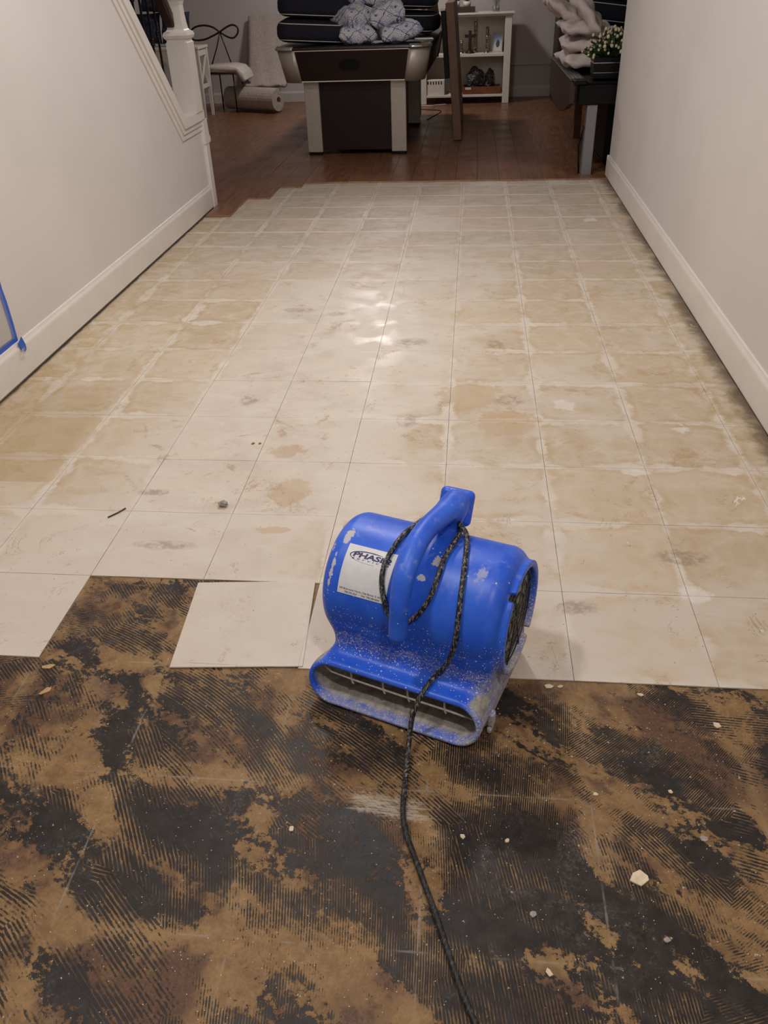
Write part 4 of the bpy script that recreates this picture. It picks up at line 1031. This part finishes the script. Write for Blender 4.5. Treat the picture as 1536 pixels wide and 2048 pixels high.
sec = [(-0.24,0.416),(0.02,0.416),(0.09,0.402),(0.14,0.36),(0.165,0.31),(0.20,0.33),(0.175,0.40),(0.12,0.455),(0.02,0.475),(-0.24,0.472)]
prism('seat_pad', sec, 1, -0.23, 0.20, simple('cream_fabric', (206, 196, 186), 0.9, var=0.05, bump=0.2), BCH, bev=0.008, smooth=True)
SHAG = M('cream_shag'); p = SHAG.obj(); nn = SHAG.noise(p, 90.0, 5, 0.75); SHAG.out(SHAG.mix(SHAG.ramp(nn, 0.3, 0.7), srgb(166, 152, 142), srgb(206, 194, 184)), 0.95, spec=0.1, bump=nn, bs=0.9, bd=0.012)
RG = empty('rolled_rug', (-2.05, 8.20, FZ)); tag(RG, 'thick cream rug, upper part leaning on the wall and lower end rolled up', 'rug')
V, F = [], []
path = crom([(0.70,0.90),(0.66,0.80),(0.56,0.58),(0.44,0.36),(0.33,0.25),(0.18,0.24),(0.06,0.255)], 5)
for (yy, zz) in path:
    for k in range(13):
        xx = -0.20+0.46*k/12; V.append((xx, yy, zz+0.008*math.sin(k*1.3+yy*9)))
for i in range(len(path)-1):
    for k in range(12): F.append((i*13+k, i*13+k+1, (i+1)*13+k+1, (i+1)*13+k))
o = link('rug_sheet', pymesh('rug_sheet', V, F, True), SHAG.mat, RG); md = o.modifiers.new('s', 'SOLIDIFY'); md.thickness = 0.035; md.offset = 0
# rolled end: spiral section, slightly oblique
sp_o, sp_i = [], []
for k in range(0, 73):
    a = k/72*2*PI*2.6; r = 0.125-0.030*a/(2*PI)
    sp_o.append(((r)*math.cos(a+1.3), 0.125+r*math.sin(a+1.3))); rr = r-0.0285; sp_i.append((max(0.012,rr)*math.cos(a+1.3), 0.125+max(0.012,rr)*math.sin(a+1.3)))
V, F = [], []
for xx, dy in ((-0.37, 0.0), (0.33, 0.0)):
    for (a, b), (c, d) in zip(sp_o, sp_i): V += [(xx, a+dy, b), (xx, c+dy, d)]
K = len(sp_o)*2
for i in range(len(sp_o)-1):
    q = i*2
    F += [(q, q+2, K+q+2, K+q), (q+1, K+q+1, K+q+3, q+3), (q, q+1, q+3, q+2), (K+q, K+q+2, K+q+3, K+q+1)]
F += [(0, K, K+1, 1), (K-2, K-1, 2*K-1, 2*K-2)]
link('rug_roll', pymesh('rug_roll', V, F, False), SHAG.mat, RG, (-0.05, -0.02, 0.0), (0, 0, -0.44))

# --- right end of the far room: second game table with blankets, cushions, planter
RT = empty('bumper_table', (1.50, 5.35, FZ)); tag(RT, 'dark game table with silver legs just past the right wall, heaped with blankets', 'game table')
STEEL = simple('grey_steel', (136, 138, 142), 0.4, 0.4, var=0.04)
def rt(name, x0, x1, y0, y1, z0, z1, mat, bev=0.004): return adopt(RT, box(name, x0, x1, y0, y1, z0, z1, mat, None, bev=bev, loc=(0,0,0)))
# left side apron with its curved lower edge
prf = [(4.62,0.605),(4.62,0.47),(4.90,0.40),(5.3,0.335),(5.8,0.32),(6.20,0.36),(6.42,0.44),(6.42,0.605)]
adopt(RT, prism('side_apron', [(y, z) for y, z in prf], 0, 1.045, 1.080, DARKW, None))
rt('end_apron', 1.10, 1.95, 4.52, 4.62, 0.472, 0.598, BLACKP); rt('end_apron', 1.10, 1.95, 6.40, 6.46, 0.44, 0.598, BLACKP)
rt('side_rail', 1.045, 1.145, 4.66, 6.44, 0.606, 0.624, simple('grey_rail', (84, 78, 74), 0.35, 0.3, var=0.05)); rt('playing_field', 1.146, 1.95, 4.53, 6.44, 0.599, 0.612, BLACKP)
rt('end_rail', 1.06, 1.145, 4.50, 4.658, 0.600, 0.6255, BLACKP)
for k in range(3): rt('silver_stripe', 1.060+k*0.026, 1.073+k*0.026, 4.67, 6.42, 0.6242, 0.6262, CHROME, 0)
rt('leg', 1.165, 1.238, 4.53, 4.615, 0.0, 0.4715, STEEL, 0.004); rt('leg', 1.85, 1.92, 4.53, 4.615, 0.0, 0.4715, STEEL)
rt('leg', 1.255, 1.315, 6.05, 6.13, 0.0, 0.598, BROWNW); rt('leg', 1.85, 1.92, 6.05, 6.13, 0.0, 0.598, BROWNW)
rt('pedestal', 1.34, 1.84, 4.75, 6.0, 0.06, 0.5985, BLACKP)
o = tube('black_lead', [(1.158, 4.572, 0.33), (1.150, 4.575, 0.27), (1.135, 4.58, 0.20), (1.142, 4.575, 0.12), (1.150, 4.56, 0.0135)], 0.006, BLACKP, None, 6); o.location.z = 0.0; tag(o, 'short black lead hanging beside the grey table leg', 'cord')
BL = simple('white_fleece', (212, 200, 196), 0.95, var=0.06, scale=40, bump=0.5)
lab = ['white folded blanket at the bottom of the heap', 'white folded blanket with its edge hanging over the rail', 'white folded blanket in the middle of the heap', 'white blanket leaning up at the far left of the heap', 'white blanket standing tallest against the navy cushions']
spec = [((1.235, 5.36, 0.690), (0.02, 0.05, 0.08), (0.44, 0.62, 0.09)), ((1.225, 5.40, 0.785), (0.03, 0.08, -0.05), (0.42, 0.58, 0.085)), ((1.215, 5.42, 0.885), (0.03, 0.12, 0.05), (0.42, 0.55, 0.085)),
        ((1.065, 5.58, 1.000), (0.05, 0.45, 0.10), (0.36, 0.40, 0.085)), ((1.165, 5.22, 1.030), (0.05, 0.85, -0.05), (0.40, 0.36, 0.085))]
for k, (l, r, s) in enumerate(spec):
    o = link('folded_blanket', pillow_mesh(*s, 40+k, 0.009, 'folded_blanket', 22, 0.03), BL, None, l, r); tag(o, lab[k], 'blanket', 'white blankets on the right-hand table')
navy_cushion((1.42, 6.04, 0.80), (0.02, 0.13, 0.10), 'navy seat cushion lowest on the right-hand table behind the flowers', g1)
navy_cushion((1.40, 6.04, 0.975), (0.02, 0.13, 0.12), 'navy seat cushion tilted on the right-hand table beside the blankets', g1)
navy_cushion((1.38, 6.04, 1.15), (0.02, 0.14, 0.10), 'highest navy seat cushion on the right-hand table', g1)
PL = empty('planter', (1.310, 4.715, FZ+0.6135)); tag(PL, 'square black planter of cream buds at the end of the right wall', 'plant')
bm = bmesh.new(); bm_box(bm, -0.120, 0.120, -0.10, 0.10, 0.0, 0.128)
for v in bm.verts:
    if v.co.z < 0.01: v.co.x *= 0.94; v.co.y *= 0.94
link('pot', mesh_of(bm, 'pot'), simple('satin_black_pot', (10, 11, 11), 0.4, var=0.1, spec=0.25), PL)
for z, k in ((0.034, 0.957), (0.094, 0.986)):
    bm = bmesh.new(); bm_box(bm, -0.120*k, 0.120*k, -0.10*k, 0.10*k, z, z+0.004)
    link('silver_band', mesh_of(bm, 'silver_band'), CHROME, PL)
rr = random.Random(21); V, F = [], []
buds = []
for k in range(220):
    a, e = rr.uniform(0, 2*PI), rr.uniform(0.12, 1.5); L = rr.uniform(0.12, 0.195)
    d = Vector((math.cos(a)*math.cos(e)*1.05, math.sin(a)*math.cos(e)*0.9, math.sin(e)*1.05)); b0 = Vector((0, 0, 0.105))
    if k < 125: buds.append(b0+d*L)
    for t in (0.45, 0.7, 0.92):
        c = b0+d*L*t; s = d.cross(Vector((rr.uniform(-1,1), rr.uniform(-1,1), rr.uniform(-1,1)))).normalized(); u2 = d.cross(s); q = len(V)
        w_ = 0.013; V += [c-s*w_, c+d*0.018+u2*w_*0.6, c+s*w_, c-d*0.018]; F.append((q, q+1, q+2, q+3))
    q = len(V); s = d.orthogonal().normalized()*0.0016; V += [b0+s, b0-s, b0+d*L-s, b0+d*L+s]; F.append((q, q+1, q+2, q+3))
o = link('foliage', pymesh('foliage', V, F), LEAF, PL); o['kind'] = 'stuff'
bm = bmesh.new(); bmesh.ops.create_icosphere(bm, subdivisions=1, radius=0.0110)
bme = mesh_of(bm, 'bud', True); BUD = simple('cream_bud', (196, 182, 150), 0.7, var=0.15, scale=60)
for q in buds:
    o = link('bud', bme, BUD, PL, q); k = rr.uniform(0.75, 1.25); o.scale = (k, k, k*1.15)
AR = empty('armoire', (1.66, 8.55, FZ)); tag(AR, 'tall dark brown cupboard at the right of the far wall', 'cupboard')
box('carcass', -0.40, 0.40, -0.235, 0.30, 0.0, 1.72, DARKW, AR, bev=0.006)
for sx in (-1, 1):
    d_ = box('door', sx*0.199-0.194, sx*0.199+0.194, -0.257, -0.2355, 0.08, 1.68, DARKW, AR, bev=0.004)
    box('knob', sx*0.03-0.012, sx*0.03+0.012, -0.28, -0.2575, 0.85, 0.875, CHROME, d_, bev=0.004)
# ------------------------------------------------------------------ debris on the floor
CHIP = simple('broken_tile_chip', (206, 190, 162), 0.7, var=0.12, scale=90); GREYCHIP = simple('grey_grit', (150, 142, 134), 0.8, var=0.2, scale=90)
TANCHIP = simple('tan_scrap', (176, 142, 98), 0.75, var=0.12, scale=90)
def chip(x, y, z, L, W, seed, mat, label, rz=None, h=0.0022, group='broken tile chips on the bare floor'):
    r = random.Random(seed); n = r.choice([5, 6, 7]); pts = []
    for k in range(n):
        a = 2*PI*k/n + r.uniform(-0.25, 0.25); q = r.uniform(0.72, 1.1)
        pts.append((L/2*q*math.cos(a), W/2*q*math.sin(a)))
    o = prism('tile_chip', pts, 2, 0, h, mat, None, loc=(x, y, z), rot=(0, 0, r.uniform(0, 6.28) if rz is None else rz))
    tag(o, label, 'debris', group)
Z = -0.0028
chip(-0.576, -0.637, Z, 0.034, 0.017, 1, TANCHIP, 'tan triangular scrap below the left tiles\' broken edge', 0.3)
chip(-0.548, -0.712, Z, 0.036, 0.015, 2, TANCHIP, 'second tan scrap, a little nearer the viewer at left', 0.9)
chip(0.555, -0.628, Z, 0.026, 0.014, 3, CHIP, 'cream chip touching the tile edge right of the blower', 0.1)
chip(0.578, -0.627, Z, 0.015, 0.011, 31, CHIP, 'tiny chip beside the tile edge right of the blower')
chip(0.884, -0.715, Z, 0.018, 0.016, 4, CHIP, 'white chip far right on the dark floor')
chip(0.674, -1.067, Z, 0.036, 0.030, 5, CHIP, 'largest cream chip, lower right of the blower', 0.5, 0.003)
chip(0.491, -1.143, Z, 0.014, 0.012, 6, GREYCHIP, 'pale grey crumb beside the cord at lower right')
chip(0.062, -1.014, Z, 0.012, 0.012, 7, CHIP, 'small square chip left of the cord below the scrape')
chip(0.373, -1.007, Z, 0.013, 0.010, 8, CHIP, 'small cream chip just right of the cord')
chip(0.799, -0.981, Z, 0.018, 0.013, 9, GREYCHIP, 'grey chip at the right of the dark floor')
chip(0.452, -1.010, Z, 0.012, 0.008, 10, CHIP, 'narrow chip between the cord and the largest chip')
chip(0.745, -0.640, Z, 0.016, 0.009, 12, CHIP, 'small chip under the right tile edge')
chip(0.62, -0.90, Z, 0.010, 0.008, 13, CHIP, 'tiny chip on the joint line at right')
chip(0.76, -0.885, Z, 0.010, 0.009, 14, CHIP, 'tiny chip right of the joint line')
chip(0.51, -1.235, Z, 0.015, 0.009, 15, CHIP, 'cream crumb at the lower right near the bottom edge')
chip(0.70, -1.17, Z, 0.013, 0.010, 16, GREYCHIP, 'pale crumb below the largest chip')
g2 = 'grit on the cream tiles'
o = lump('pebble', (-0.342, 0.037, 0.0004), 0.013, 0.010, 0.007, 3, GREYCHIP, 0.2); tag(o, 'small grey pebble on the cream tiles left of the blower', 'pebble')
o = tube('splinter', [(-0.665, -0.040, 0.003), (-0.645, -0.015, 0.003), (-0.630, 0.010, 0.003)], 0.0022, simple('dark_splinter', (74, 62, 40), 0.8), None, 6); tag(o, 'thin dark wood splinter on the left cream tiles', 'splinter')
chip(-0.341, 0.416, 0.0002, 0.014, 0.010, 17, simple('brown_crumb', (128, 88, 44), 0.8), 'brown crumb on the cream tiles', group=g2); chip(-0.318, 0.418, 0.0002, 0.012, 0.009, 18, simple('brown_crumb', (128, 88, 44), 0.8), 'second brown crumb just right of the other', group=g2)
# uncountable fine crumbs, one object
rc = random.Random(77); V, F = [], []
for k in range(900):
    x, y = rc.uniform(-1.2, 1.25), rc.uniform(-1.45, -0.625)
    if rc.random() < 0.3: x, y = 0.5+rc.gauss(0, 0.35), -0.75+rc.gauss(0, 0.12)
    if not (-1.3 < x < 1.3 and y < -0.66): continue
    s = rc.choice([0.0009, 0.0012, 0.0016, 0.0024]); q = len(V); a = rc.uniform(0, 6.28)
    for t in range(3): V.append((x+s*math.cos(a+t*2.1)*rc.uniform(0.6, 1.3), y+s*math.sin(a+t*2.1)*rc.uniform(0.6, 1.3), Z-0.0001))
    V.append((x, y, Z+s*0.9)); F += [(q, q+2, q+1), (q, q+1, q+3), (q+1, q+2, q+3), (q+2, q, q+3)]
o = link('grit', pymesh('grit', V, F), CHIP); tag(o, 'fine pale grit scattered over the dark bare floor', 'debris', kind='stuff')
